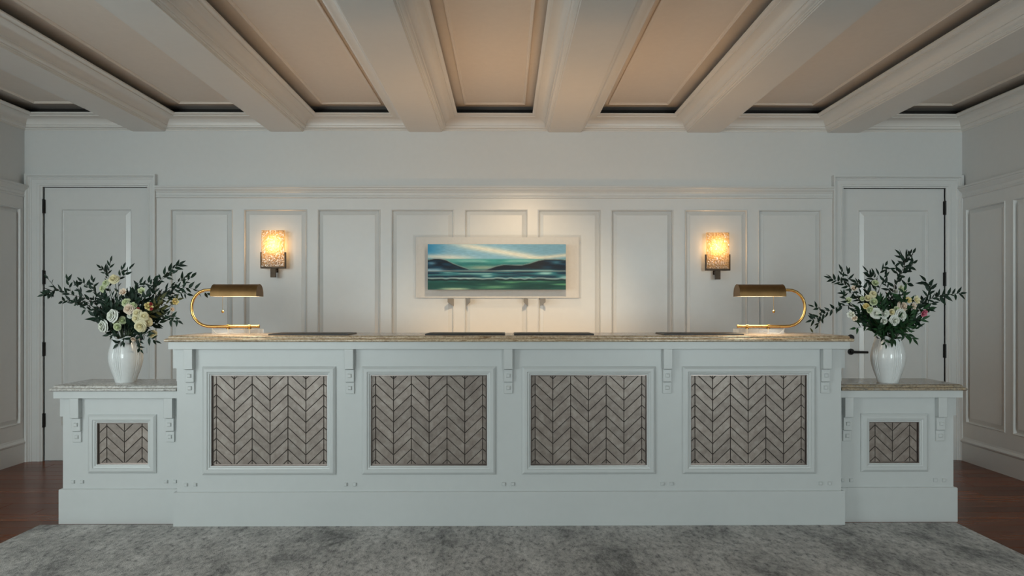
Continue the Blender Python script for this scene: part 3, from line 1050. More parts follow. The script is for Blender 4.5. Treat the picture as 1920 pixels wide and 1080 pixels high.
# ------------------------------------------------------------------ wall sconces
def sconce(pxc, dpy, label):
    y = WY - 0.10
    s = F / y
    c = PT(pxc, 503 + dpy, y)                       # middle of the bottom bar
    t = thing('wall_sconce', (c.x, WY - 0.014, c.z - 0.08), label, 'sconce', 'wall sconces')
    hw = 23.2 / s
    zbar0, zbar1 = c.z - 0.5 / s, c.z + 3.0 / s
    zu = c.z + 30 / s
    m = MB()
    m.box(c.x - hw, c.x + hw, y - 0.016, y + 0.016, zbar0, zbar1)
    m.box(c.x - hw, c.x - hw + 0.007, y - 0.016, y + 0.016, zbar1, zu)
    m.box(c.x + hw - 0.007, c.x + hw, y - 0.016, y + 0.016, zbar1, zu)
    m.build('cradle', 'bronze', t, bevel=0.001)
    MB().box(c.x - 0.021, c.x + 0.021, y - 0.012, y + 0.012, zbar0 - 16.5 / s, zbar0).build('stem', 'bronze', t, bevel=0.001)
    MB().box(c.x - 0.012, c.x + 0.012, y + 0.012, WY - 0.012, zbar0 - 0.022, zbar0 - 0.004).build('wall_arm', 'bronze', t, bevel=0.001)
    MB().box(c.x - 0.016, c.x + 0.016, WY - 0.022, WY - 0.0145, zbar0 - 0.03, zbar0 + 0.004).build('back_plate', 'bronze', t, bevel=0.001)
    g0, g1 = c.x - hw + 0.008, c.x + hw - 0.008
    gt = c.z + 71 / s
    MB().box(g0, g1, y - 0.012, y + 0.010, zbar1, gt).build('glass_slab', 'bubble_glass', t, bevel=0.003)
    zbulb = c.z + 32 / s
    MB().tube([(c.x, y + 0.045, zbar0 - 0.0), (c.x, y + 0.045, zbulb - 0.025)], 0.013, 12).box(c.x - 0.013, c.x + 0.013, y + 0.012, y + 0.05, zbar0, zbar0 + 0.008).build('lamp_holder', 'bronze', t)
    MB().sphere((c.x, y + 0.045, zbulb), 0.017, 12, 8, (1, 1, 1.5)).build('bulb', 'bulb', t, smooth=True)
    l = bpy.data.lights.new('sconce_light', 'POINT')
    l.energy = 1.9
    l.color = (1.0, 0.56, 0.22)
    l.shadow_soft_size = 0.05
    lo = bpy.data.objects.new('sconce_light', l)
    lo.location = (c.x, y + 0.030, zbulb + 0.05)
    COL.objects.link(lo)


sconce(512.5, 0, 'bronze wall sconce with bubbled glass left of the painting')
sconce(1345.5, 4, 'bronze wall sconce with bubbled glass right of the painting')

# ------------------------------------------------------------------ painting in its acrylic case
yb_ = WY - 0.0275              # back of the case against the wall frame
yc = WY - 0.178                 # front of the case
ca, cb_ = PT(774, 440, yc), PT(1090, 559.5, yc)
case = thing('display_case', ((ca.x + cb_.x) / 2, yb_, cb_.z), 'clear acrylic box case around the seascape painting', 'display case')
th = 0.006
for nm, b in (('front_sheet', (ca.x, cb_.x, yc, yc + th, cb_.z, ca.z)), ('side_sheet', (ca.x, ca.x + th, yc + th, yb_, cb_.z + th, ca.z - th)), ('side_sheet', (cb_.x - th, cb_.x, yc + th, yb_, cb_.z + th, ca.z - th)),
              ('top_sheet', (ca.x, cb_.x, yc + th, yb_, ca.z - th, ca.z)), ('bottom_sheet', (ca.x, cb_.x, yc + th, yb_, cb_.z, cb_.z + th))):
    MB().box(*b).build(nm, 'acrylic', case)
MB().box(ca.x + th, cb_.x - th, yb_ - 0.006, yb_, cb_.z + th, ca.z - th).build('white_back_board', plain('back_board', (0.74, 0.72, 0.69), 0.5), case)
for p, sg in ((844, 1), (876, -1), (984, 1), (1015, -1)):
    xb = X(p + 2, WY - 0.06)
    xa, xc = xb - sg * 0.019, xb + sg * 0.019            # folded gusset: tall edge towards its neighbour
    zt = cb_.z
    MB().add([(xa, yc + 0.012, zt), (xc, yb_ - 0.008, zt), (xc, yb_ - 0.008, zt - 0.062), (xa, yc + 0.012, zt - 0.030),
              (xa - sg * 0.004, yc + 0.016, zt), (xc - sg * 0.004, yb_, zt), (xc - sg * 0.004, yb_, zt - 0.062), (xa - sg * 0.004, yc + 0.016, zt - 0.030)],
             [(0, 1, 2, 3), (7, 6, 5, 4), (0, 4, 5, 1), (1, 5, 6, 2), (2, 6, 7, 3), (3, 7, 4, 0)]).build('support_fin', 'fin', case)

yp = WY - 0.152
pa, pb_ = PT(802, 458, yp), PT(1061, 543, yp)
paint = thing('seascape_painting', ((pa.x + pb_.x) / 2, yp, pb_.z), 'wide blue and green seascape painting in the clear case', 'painting')
MB().box(pa.x, pb_.x, yp, yp + 0.04, pb_.z, pa.z).build('stretched_canvas', 'canvas_side', paint)
for xm in (0.25, 0.75):
    xm = pa.x + (pb_.x - pa.x) * xm
    MB().box(xm - 0.03, xm + 0.03, yp + 0.04, yb_ - 0.0065, (pa.z + pb_.z) / 2 - 0.08, (pa.z + pb_.z) / 2 + 0.08).build('mounting_block', 'window_frame', paint)


def painting():
    W, Hh = 240, 84
    u = (np.arange(W) + 0.5) / W
    v = (np.arange(Hh) + 0.5) / Hh
    U, V = np.meshgrid(u, v)

    def streak(fu, fv, seed):
        r = np.random.default_rng(seed)
        g = r.random((int(fv) + 2, int(fu) + 2))
        a, b = U * fu, V * fv
        i, j = a.astype(int), b.astype(int)
        fa, fb = a - i, b - j
        fa, fb = fa * fa * (3 - 2 * fa), fb * fb * (3 - 2 * fb)
        return (g[j, i] * (1 - fa) + g[j, i + 1] * fa) * (1 - fb) + (g[j + 1, i] * (1 - fa) + g[j + 1, i + 1] * fa) * fb

    C = np.zeros((Hh, W, 3))

    def mix(mask, col):
        nonlocal C
        mk = np.clip(mask, 0, 1)[..., None]
        C = C * (1 - mk) + np.array(col) / 255.0 * mk

    def band(x, a, b, s):
        return 1 / (1 + np.exp(-(x - a) / s)) * (1 / (1 + np.exp((x - b) / s)))
    # sky
    mix(np.ones_like(U), (138, 180, 202))
    mix(1.0 - U * 7, (70, 150, 190))
    mix(band(U - V * 0.2, 0.62, 1.2, 0.05) * 0.7, (120, 160, 182))
    dgl = V - (0.02 + (U - 0.25) * 0.52)
    mix(np.exp(-(dgl / 0.07) ** 2) * band(U, 0.2, 0.85, 0.04) * 0.9, (226, 224, 212))
    mix(np.exp(-((V - 0.27 + U * -0.12) / 0.06) ** 2) * band(U, -0.1, 0.3, 0.05) * 0.9, (222, 222, 214))
    mix(np.exp(-((V - 0.30 + (U - 0.8) * 0.3) / 0.04) ** 2) * band(U, 0.75, 1.2, 0.04) * 0.8, (222, 216, 200))
    # far water
    sea = band(V, 0.325, 2, 0.004)
    mix(sea, (70, 148, 146))
    n1 = streak(6, 26, 1)
    mix(sea * band(V, 0.35, 0.40, 0.012) * band(n1, 0.35, 2, 0.1), (176, 214, 208))
    mix(sea * band(V, 0.40, 0.49, 0.02) * n1 * 1.1, (24, 84, 96))
    mix(band(V, 0.48, 0.56, 0.015) * band(U, 0.3, 0.5, 0.04) * 0.8, (196, 178, 160))
    # hills
    hl = np.interp(U, [0, .05, .09, .13, .18, .23, .29, .34], [.345, .315, .32, .345, .42, .48, .54, .60])
    hr = np.interp(U, [.38, .45, .5, .55, .62, .68, .74, .80, .85, .92, 1.0], [.60, .53, .48, .45, .455, .46, .42, .36, .33, .325, .34])
    n2 = streak(14, 30, 2)
    for h, lo_, hi_ in ((hl, -1, .33), (hr, .4, 2)):
        mk = band(V, h, 0.66, 0.006) * band(U, lo_, hi_, 0.012)
        mix(mk, (16, 36, 54))
        mix(mk * band(n2, 0.55, 2, 0.06) * 0.55, (36, 96, 124))
        mix(np.exp(-((V - h) / 0.007) ** 2) * band(U, lo_, hi_, 0.01) * 0.75, (210, 224, 220))
        mix(np.exp(-((V - h - 0.02) / 0.012) ** 2) * band(U, lo_, hi_, 0.01) * 0.7, (22, 22, 30))
    mix(band(U, 0.70, 0.84, 0.02) * band(V, hr + 0.03, 0.55, 0.02) * 0.5, (62, 42, 40))
    mix(np.exp(-((V - 0.42) / 0.03) ** 2 - ((U - 0.03) / 0.03) ** 2) * 0.8, (130, 176, 200))
    mix(np.exp(-((V - 0.40) / 0.03) ** 2 - ((U - 0.93) / 0.04) ** 2) * 0.7, (96, 150, 170))
    # middle water
    mid = band(V, 0.57, 0.78, 0.012)
    n3 = streak(7, 40, 3)
    mix(mid, (26, 62, 84))
    mix(mid * band(n3, 0.5, 2, 0.05) * 0.8, (58, 128, 138))
    mix(mid * band(n3, 0.76, 2, 0.04) * 0.9, (166, 206, 206))
    mix(band(V, 0.54, 0.60, 0.01) * band(U, -1, 0.11, 0.02), (150, 186, 206))
    mix(np.exp(-((V - 0.587) / 0.006) ** 2) * 0.8, (214, 222, 216))
    mix(np.exp(-((V - 0.60) / 0.007) ** 2) * 0.6, (12, 30, 44))
    mix(np.exp(-((V - 0.69) / 0.005) ** 2) * 0.55, (196, 210, 206))
    mix(np.exp(-((V - 0.70) / 0.008) ** 2) * 0.7 * band(n2, 0.4, 2, 0.1), (10, 28, 40))
    # breaking wave
    wv = 0.765 + (streak(30, 2, 5) - 0.5) * 0.03
    mix(np.exp(-((V - wv + 0.012) / 0.012) ** 2) * 0.9, (206, 222, 222))
    mix(band(V, wv, wv + 0.045, 0.005) * 0.9, (12, 34, 40))
    # green foreground
    fg = band(V, 0.815, 2, 0.008)
    n4 = streak(5, 34, 6)
    mix(fg, (42, 92, 88))
    mix(fg * band(n4, 0.5, 2, 0.06) * 0.7, (24, 64, 66))
    mix(fg * band(n4, 0.8, 2, 0.04) * 0.8, (120, 178, 140))
    mix(band(V, 0.92, 0.97, 0.01) * band(U, 0.42, 0.58, 0.03) * 0.8, (150, 196, 160))
    mix(band(V, 0.965, 1.1, 0.008) * band(U, 0.10, 0.29, 0.02) * 0.9, (196, 212, 190))
    C = np.clip(C, 0, 1)
    g_ = C.mean(2, keepdims=True)
    C = np.clip(g_ + (C - g_) * 1.08, 0, 1)
    lin = np.where(C <= 0.04045, C / 12.92, ((C + 0.055) / 1.055) ** 2.4)
    lin = np.clip(1.22 * lin ** 1.15, 0, 0.95)
    gx = np.linspace(pa.x, pb_.x, W + 1)
    gz = np.linspace(pa.z, pb_.z, Hh + 1)
    off = wloc(paint)
    verts = [(x - off.x, -0.002, z - off.z) for z in gz for x in gx]
    faces = [(j * (W + 1) + i, (j + 1) * (W + 1) + i, (j + 1) * (W + 1) + i + 1, j * (W + 1) + i + 1) for j in range(Hh) for i in range(W)]
    me = bpy.data.meshes.new('painted_surface')
    me.from_pydata(verts, [], faces)
    ca_ = me.color_attributes.new('paint', 'FLOAT_COLOR', 'POINT')
    vc = np.zeros((Hh + 1, W + 1, 3))
    pad = np.pad(lin, ((1, 1), (1, 1), (0, 0)), mode='edge')
    vc = (pad[:-1, :-1] + pad[1:, :-1] + pad[:-1, 1:] + pad[1:, 1:]) / 4
    buf = np.ones(((Hh + 1) * (W + 1), 4), np.float32)
    buf[:, :3] = vc.reshape(-1, 3)
    ca_.data.foreach_set('color', buf.ravel())
    m, nt, b = new_mat('oil_paint')
    at = N(nt, 'ShaderNodeVertexColor')
    at.layer_name = 'paint'
    tc = N(nt, 'ShaderNodeTexCoord')
    mp = N(nt, 'ShaderNodeMapping')
    mp.inputs['Scale'].default_value = (8, 1, 60)
    nt.links.new(tc.outputs['Object'], mp.inputs['Vector'])
    no = N(nt, 'ShaderNodeTexNoise', Scale=3.0, Detail=6.0)
    nt.links.new(mp.outputs['Vector'], no.inputs['Vector'])
    r = ramp(nt, [(0.35, (0.8, 0.8, 0.8)), (0.65, (1.12, 1.12, 1.12))])
    nt.links.new(no.outputs['Fac'], r.inputs['Fac'])
    mx = N(nt, 'ShaderNodeMixRGB', blend_type='MULTIPLY')
    mx.inputs['Fac'].default_value = 0.7
    nt.links.new(at.outputs['Color'], mx.inputs['Color1'])
    nt.links.new(r.outputs['Color'], mx.inputs['Color2'])
    nt.links.new(mx.outputs['Color'], b.inputs['Base Color'])
    b.inputs['Roughness'].default_value = 0.5
    b.inputs['Specular IOR Level'].default_value = 0.15
    me.materials.append(m)
    link_mesh('painted_surface', me, paint)


painting()


# ------------------------------------------------------------------ vases
def vase(cx, y, label, front):
    t_h = 0.272
    prof = [(0.0, 0.060), (0.004, 0.0615), (0.02, 0.066), (0.06, 0.080), (0.10, 0.0925), (0.13, 0.0985), (0.155, 0.100), (0.18, 0.098), (0.21, 0.091), (0.235, 0.083), (0.255, 0.077), (t_h, 0.073)]
    seg = 240
    m = MB()

    def ring(h, r, inner):
        out = []
        for k in range(seg):
            a = 2 * math.pi * k / seg
            lob = -math.cos(4 * (a - front))                                   # five broad folded petals
            fl = max(0.0, -lob) ** 0.8                              # narrow fluting between them
            g = 0.0 if inner else fl * 0.0026 * (math.cos(48 * a)) * min(1, h / 0.03)
            rr = r * 0.975 * (1 + 0.016 * lob * min(1, h / 0.12)) + g
            zz = h + (0.012 * max(0, lob) - 0.006 * fl) * max(0, (h - 0.19) / (t_h - 0.19)) ** 1.5
            out.append((cx + rr * math.cos(a), y + rr * math.sin(a), PZ + zz))
        return out
    rings = [ring(h, r, False) for h, r in prof]
    rings += [ring(h, r - 0.006, True) for h, r in prof[::-1][:-2]] + [ring(0.02, 0.055, True)]
    vs = [p for r in rings for p in r]
    fs = []
    for i in range(len(rings) - 1):
        for k in range(seg):
            a, b = i * seg + k, i * seg + (k + 1) % seg
            fs.append((a, b, b + seg, a + seg))
    fs.append(tuple(range(seg - 1, -1, -1)))
    e = (len(rings) - 1) * seg
    fs.append(tuple(range(e, e + seg)))
    m.add(vs, fs)
    o = m.build('vase', 'ceramic', None, base=(cx, y, PZ), smooth=True)
    tag(o, label, 'vase', 'ceramic vases')
    o.data.shade_smooth()
    return o


VY = 4.60
VLX = X(235.7, VY)
VRY = 4.54
VRX = X(1665.0, VRY)
vase(VLX, VY, 'fluted white ceramic vase on the left pedestal', -1.72)
vase(VRX, VRY, 'fluted white ceramic vase on the right pedestal', -1.42)


# ------------------------------------------------------------------ flowers and foliage
def leaf_mesh(name, wid, fold, bend, mat):
    xs_ = [0.0, 0.10, 0.28, 0.5, 0.72, 0.88, 1.0]
    ws = [0.02, 0.55, 0.98, 0.92, 0.58, 0.25, 0.0]
    vs, fs = [], []
    for x, wv in zip(xs_, ws):
        z = -bend * x * x
        vs += [(x, -wid * wv, z + fold * wv * wid), (x, 0, z), (x, wid * wv, z + fold * wv * wid)]
    for i in range(len(xs_) - 1):
        a = 3 * i
        fs += [(a, a + 3, a + 4, a + 1), (a + 1, a + 4, a + 5, a + 2)]
    me = bpy.data.meshes.new(name)
    me.from_pydata(vs, [], fs)
    me.materials.append(M[mat])
    me.shade_smooth()
    return me


LEAVES = {k: [leaf_mesh('leaf_' + k, w_, f_, b_, k) for w_, f_, b_ in ((0.17, 0.30, 0.14), (0.19, 0.2, 0.26), (0.15, 0.45, 0.05))] for k in ('leaf', 'leaf_bright', 'leaf_olive')}


def add_leaf(parent, kind, base, d, nrm, length):
    d = d.normalized()
    y_ = nrm.cross(d)
    if y_.length < 1e-3: y_ = Vector((0, 0, 1)).cross(d)
    y_.normalize()
    z_ = d.cross(y_)
    R = Matrix((d, y_, z_)).transposed()
    me = random.choice(LEAVES[kind])
    o = bpy.data.objects.new('leaf', me)
    COL.objects.link(o)
    o.parent = parent
    o.location = base - wloc(parent)
    o.rotation_euler = R.to_euler()
    length *= 1.24
    o.scale = (length, length, length)
    return o


def curve_pts(pts, n=16):
    """Catmull-Rom through the points"""
    P = [pts[0] * 2 - pts[1]] + pts + [pts[-1] * 2 - pts[-2]]
    out = []
    segs = len(pts) - 1
    for s in range(segs):
        a, b, c, d = P[s:s + 4]
        k = max(2, n // segs)
        for i in range(k):
            t = i / k
            out.append(0.5 * ((2 * b) + (c - a) * t + (2 * a - 5 * b + 4 * c - d) * t * t + (3 * b - a - 3 * c + d) * t ** 3))
    out.append(pts[-1])
    return out


def branch(name, label, pts, kind, nleaf, start=0.3, llen=0.045, group=None, twigs=0, stem='stembrown', mouth=None):
    root = thing(name, mouth, label, 'foliage', group)
    C = curve_pts(pts, 20)
    rs = [0.0026 - 0.0018 * i / (len(C) - 1) for i in range(len(C))]
    m = MB().tube(C, rs, 5)
    leaves = []

    def along(cv, cnt, st, ll):
        side_ = 1
        for i in range(cnt):
            t = st + (1 - st) * (i + 0.6 * random.random()) / cnt
            f = t * (len(cv) - 1)
            j = min(int(f), len(cv) - 2)
            p = cv[j].lerp(cv[j + 1], f - j)
            tg = (cv[j + 1] - cv[j]).normalized()
            # leaves lie mostly across the line of sight, either side of the twig
            ax = Vector((random.gauss(0, 0.45), -1, random.gauss(0, 0.45))).normalized()
            sd = ax.cross(tg)
            if sd.length < 0.1: sd = Vector((0, 0, 1))
            sd.normalize()
            d = tg * random.uniform(0.25, 1.1) + sd * side_ * random.uniform(0.35, 1.1) + ax * random.uniform(-0.5, 0.5) + Vector((0, 0, random.uniform(-0.15, 0.4)))
            leaves.append((p, d, ax, ll * random.uniform(0.72, 1.15)))
            side_ *= -1
        leaves.append((cv[-1], cv[-1] - cv[-2], Vector((0.2, -1, 0.2)), ll * 0.9))
    along(C, nleaf, start, llen)
    for k in range(twigs):
        t = random.uniform(max(start, 0.35), 0.9)
        j = int(t * (len(C) - 1))
        tg = (C[min(j + 1, len(C) - 1)] - C[j - 1]).normalized()
        sd = Vector((0, -1, 0)).cross(tg).normalized() * (1 if k % 2 else -1)
        d = (tg * 0.8 + sd * random.uniform(0.5, 0.9) + Vector((0, random.uniform(-0.5, 0.5), 0))).normalized()
        L = random.uniform(0.06, 0.11)
        tw = [C[j] + d * L * s_ + Vector((0, 0, 0.012)) * s_ * s_ for s_ in (0, 0.25, 0.5, 0.75, 1)]
        m.tube(tw, [0.0013, 0.0012, 0.0011, 0.001, 0.0008], 4)
        along(tw, 4, 0.3, llen * 0.9)
    m.build('stem', stem, root, smooth=True)
    for (p, d, ax, ll) in leaves:
        add_leaf(root, kind, p, d, ax, ll)
    return root


def bloom_mesh(name, mat, rings, cup, petal_w, ruffle, seed):
    """rose head of radius 1 facing +Z: rings of cupped petals round a bud"""
    r = random.Random(seed)
    vs, fs = [], []
    for (cnt, r0, r1, z0, z1, curl) in rings:
        off = r.random() * 6.28
        for k in range(cnt):
            a0 = off + 2 * math.pi * k / cnt
            half = math.pi / cnt * petal_w
            nu, nv = 5, 4
            base = len(vs)
            jr = r.uniform(0.92, 1.08)
            for j in range(nv):
                tv = j / (nv - 1)
                rad = (r0 + (r1 - r0) * tv ** 0.7) * jr
                zz = z0 + (z1 - z0) * math.sin(tv * math.pi * (0.5 + curl))
                for i in range(nu):
                    tu = i / (nu - 1) * 2 - 1
                    wv = (0.45 + 0.75 * math.sin(math.pi * min(1, tv * 0.62 + 0.12)))
                    a = a0 + tu * half * wv
                    rr = rad * (1 - 0.10 * tu * tu * tv) + ruffle * r.uniform(-1, 1) * tv
                    vs.append((rr * math.cos(a), rr * math.sin(a), zz - 0.08 * tu * tu * tv + ruffle * r.uniform(-1, 1) * tv))
            for j in range(nv - 1):
                for i in range(nu - 1):
                    a = base + j * nu + i
                    fs.append((a, a + 1, a + 1 + nu, a + nu))
    # bud
    base = len(vs)
    u_, v_ = 8, 5
    for i in range(v_ + 1):
        th_ = math.pi * i / v_
        for j in range(u_):
            ph = 2 * math.pi * j / u_ + i * 0.5
            vs.append((0.30 * math.sin(th_) * math.cos(ph), 0.30 * math.sin(th_) * math.sin(ph), 0.22 + 0.40 * math.cos(th_)))
    for i in range(v_):
        for j in range(u_):
            a, b = base + i * u_ + j, base + i * u_ + (j + 1) % u_
            fs.append((a, a + u_, b + u_, b))
    me = bpy.data.meshes.new(name)
    me.from_pydata(vs, [], fs)
    me.materials.append(M[mat])
    me.shade_smooth()
    return me


R_FULL = [(4, 0.12, 0.36, -0.2, 0.55, 0.04), (5, 0.16, 0.54, -0.30, 0.50, 0.08), (6, 0.20, 0.74, -0.40, 0.38, 0.13), (7, 0.24, 0.95, -0.46, 0.20, 0.2), (7, 0.24, 1.05, -0.5, -0.08, 0.25)]
R_CUP = [(4, 0.14, 0.42, -0.4, 0.68, 0.03), (4, 0.20, 0.58, -0.5, 0.60, 0.05), (5, 0.25, 0.74, -0.6, 0.46, 0.08), (5, 0.28, 0.95, -0.7, 0.26, 0.16)]
R_OPEN = [(6, 0.08, 1.0, -0.5, 0.5, 0.1)]
BLOOMS = {}
for c in ('white', 'cream', 'green', 'yellow', 'blush', 'pink', 'red'):
    BLOOMS[c, 'full'] = [bloom_mesh('bloom_%s' % c, 'p_' + c, R_FULL, 0, 1.25, 0.035, s_) for s_ in (1, 2)]
    BLOOMS[c, 'cup'] = [bloom_mesh('bloom_%s' % c, 'p_' + c, R_CUP, 0, 1.3, 0.02, s_) for s_ in (3, 4)]
    BLOOMS[c, 'open'] = [bloom_mesh('bloom_%s' % c, 'p_' + c, R_OPEN, 0, 0.8, 0.02, s_) for s_ in (5, 6)]


def flower(name, label, mouth, centre, pos, rad, col, style, face, cat='flower', group=None):
    root = thing(name, mouth, label, cat, group)
    d = Vector(face).normalized()
    back = pos - d * rad * 0.45
    s0 = Vector((mouth[0] + (pos.x - mouth[0]) * 0.18, mouth[1] + (pos.y - mouth[1]) * 0.15, mouth[2] - 0.10))
    hd = Vector((pos.x - mouth[0], pos.y - mouth[1], 0))
    rim = Vector(mouth) + hd * min(0.35, 0.048 / max(hd.length, 1e-3)) + Vector((0, 0, 0.02))
    s0 = Vector(mouth) + (rim - Vector(mouth)) * 0.5 + Vector((0, 0, -0.10))
    mid = rim.lerp(back, 0.5) + Vector((0, 0.01, 0.015))
    C = curve_pts([s0, rim, mid, back - d * 0.004], 12)
    MB().tube(C, 0.0021, 5).build('stem', 'stemgreen', root, smooth=True)
    me = random.choice(BLOOMS[col, style])
    o = bpy.data.objects.new('bloom', me)
    COL.objects.link(o)
    o.parent = root
    o.location = pos - wloc(root)
    q = d.to_track_quat('Z', 'Y')
    o.rotation_euler = (q @ Matrix.Rotation(random.uniform(0, 6.28), 3, 'Z').to_quaternion()).to_euler()
    o.scale = (rad, rad, rad)
    # calyx behind the head
    m = MB()
    q3 = q.to_matrix()
    vs = []
    for k in range(8):
        a = 2 * math.pi * k / 8
        vs.append(pos + q3 @ Vector((0.30 * rad * math.cos(a), 0.30 * rad * math.sin(a), -0.42 * rad)))
    vs.append(pos + q3 @ Vector((0, 0, -0.75 * rad)))
    for k in range(5):
        a = 2 * math.pi * k / 5
        vs.append(pos + q3 @ Vector((0.72 * rad * math.cos(a), 0.72 * rad * math.sin(a), -0.42 * rad)))
    m.add(vs, [(k, (k + 1) % 8, 8) for k in range(8)] + [(int(k * 8 / 5), (int(k * 8 / 5) + 1) % 8, 9 + k) for k in range(5)])
    m.build('calyx', 'stemgreen', root)
    return root


PXS = VY / F                # metres per pixel at the vases


def bouquet(side_, mouth, y0, branches, flowers, fillers):
    mx_, mz = mouth.x, mouth.z

    def W(p, dy=0.0):
        return PT(p[0], p[1], y0 + dy)
    for (name, label, tips, dy, kind, nl, start, ll, tw) in branches:
        root_pt = Vector((mx_ + random.uniform(-0.03, 0.03), y0 + random.uniform(-0.03, 0.03), mz - 0.10))
        k = len(tips)
        hd = W(tips[0]) - root_pt
        hd.z = 0
        rim = Vector((mx_, y0, mz + 0.02)) + hd * min(0.35, 0.045 / max(hd.length, 1e-3))
        pts = [root_pt, rim] + [W(p, dy * (i + 1) / k) for i, p in enumerate(tips)]
        branch(name, label, pts, kind, nl, start, ll, None, tw, mouth=mouth)
    for (name, label, p, rpx, col, style, dy, fx, fz) in flowers:
        flower(name, label, mouth, None, W(p, dy), rpx * PXS, col, style, (fx, -1, fz))
    for (p, dy, kind, nl, ll) in fillers:
        root_pt = Vector((mx_ + random.uniform(-0.03, 0.03), y0 + random.uniform(-0.03, 0.03), mz - 0.08))
        tip = W(p, dy)
        hd = tip - root_pt
        hd.z = 0
        rim = Vector((mx_, y0, mz + 0.015)) + hd * min(0.35, 0.05 / max(hd.length, 1e-3))
        mid = rim.lerp(tip, 0.5) + Vector((random.uniform(-0.02, 0.02), 0, 0.01))
        branch('leafy_sprig', 'short green leafy sprig packed among the flowers of the %s vase' % side_, [root_pt, rim, mid, tip], kind, nl, 0.42, ll,
               'filler sprigs of the %s vase' % side_, 1, 'stemgreen', mouth)


B = 'leafy_branch'
left_br = [
    (B, 'dark leafy branch reaching farthest left from the left vase', [(205, 600), (172, 565), (135, 553), (108, 543), (93, 549)], -0.05, 'leaf', 20, 0.35, 0.042, 5),
    (B, 'dark leafy branch below the farthest left one, left vase', [(200, 598), (165, 568), (140, 562), (118, 566)], 0.06, 'leaf', 12, 0.4, 0.040, 2),
    (B, 'dark leafy branch crossing toward the upper left of the left vase', [(208, 590), (185, 555), (165, 538), (154, 528)], 0.0, 'leaf', 13, 0.4, 0.040, 3),
    (B, 'dark leafy branch rising above the cream blooms, left vase', [(220, 580), (206, 540), (203, 515), (190, 503)], 0.03, 'leaf', 11, 0.45, 0.040, 2),
    (B, 'dark leafy branch standing upright, left vase', [(226, 580), (222, 540), (226, 515), (231, 502)], 0.05, 'leaf', 10, 0.45, 0.036, 1),
    (B, 'dark leafy branch with the highest tip on the right of the left vase', [(255, 590), (282, 555), (300, 525), (318, 508), (336, 496)], 0.02, 'leaf', 20, 0.35, 0.042, 4),
    (B, 'dark leafy branch ending in tufts behind the lamp arm, left vase', [(258, 592), (290, 560), (325, 543), (355, 540), (388, 550)], 0.05, 'leaf', 20, 0.4, 0.042, 4),
    (B, 'dark leafy branch between the two long right ones, left vase', [(258, 590), (295, 555), (325, 535), (350, 517)], 0.10, 'leaf', 16, 0.4, 0.040, 4),
    (B, 'dark leafy branch curving right at mid height, left vase', [(262, 600), (290, 580), (310, 570), (333, 562)], -0.02, 'leaf_olive', 7, 0.55, 0.036, 0),
    (B, 'dark leafy branch drooping low to the right of the left vase', [(268, 605), (300, 592), (320, 592), (334, 601)], -0.04, 'leaf', 12, 0.45, 0.034, 1),
    (B, 'dark leafy branch leaning left just above the white blooms, left vase', [(212, 605), (185, 585), (168, 572), (160, 580)], -0.04, 'leaf', 10, 0.45, 0.038, 1),
    (B, 'dark leafy branch rising at the middle of the left vase', [(243, 590), (250, 560), (256, 545), (262, 532)], 0.02, 'leaf', 12, 0.35, 0.045, 2)]
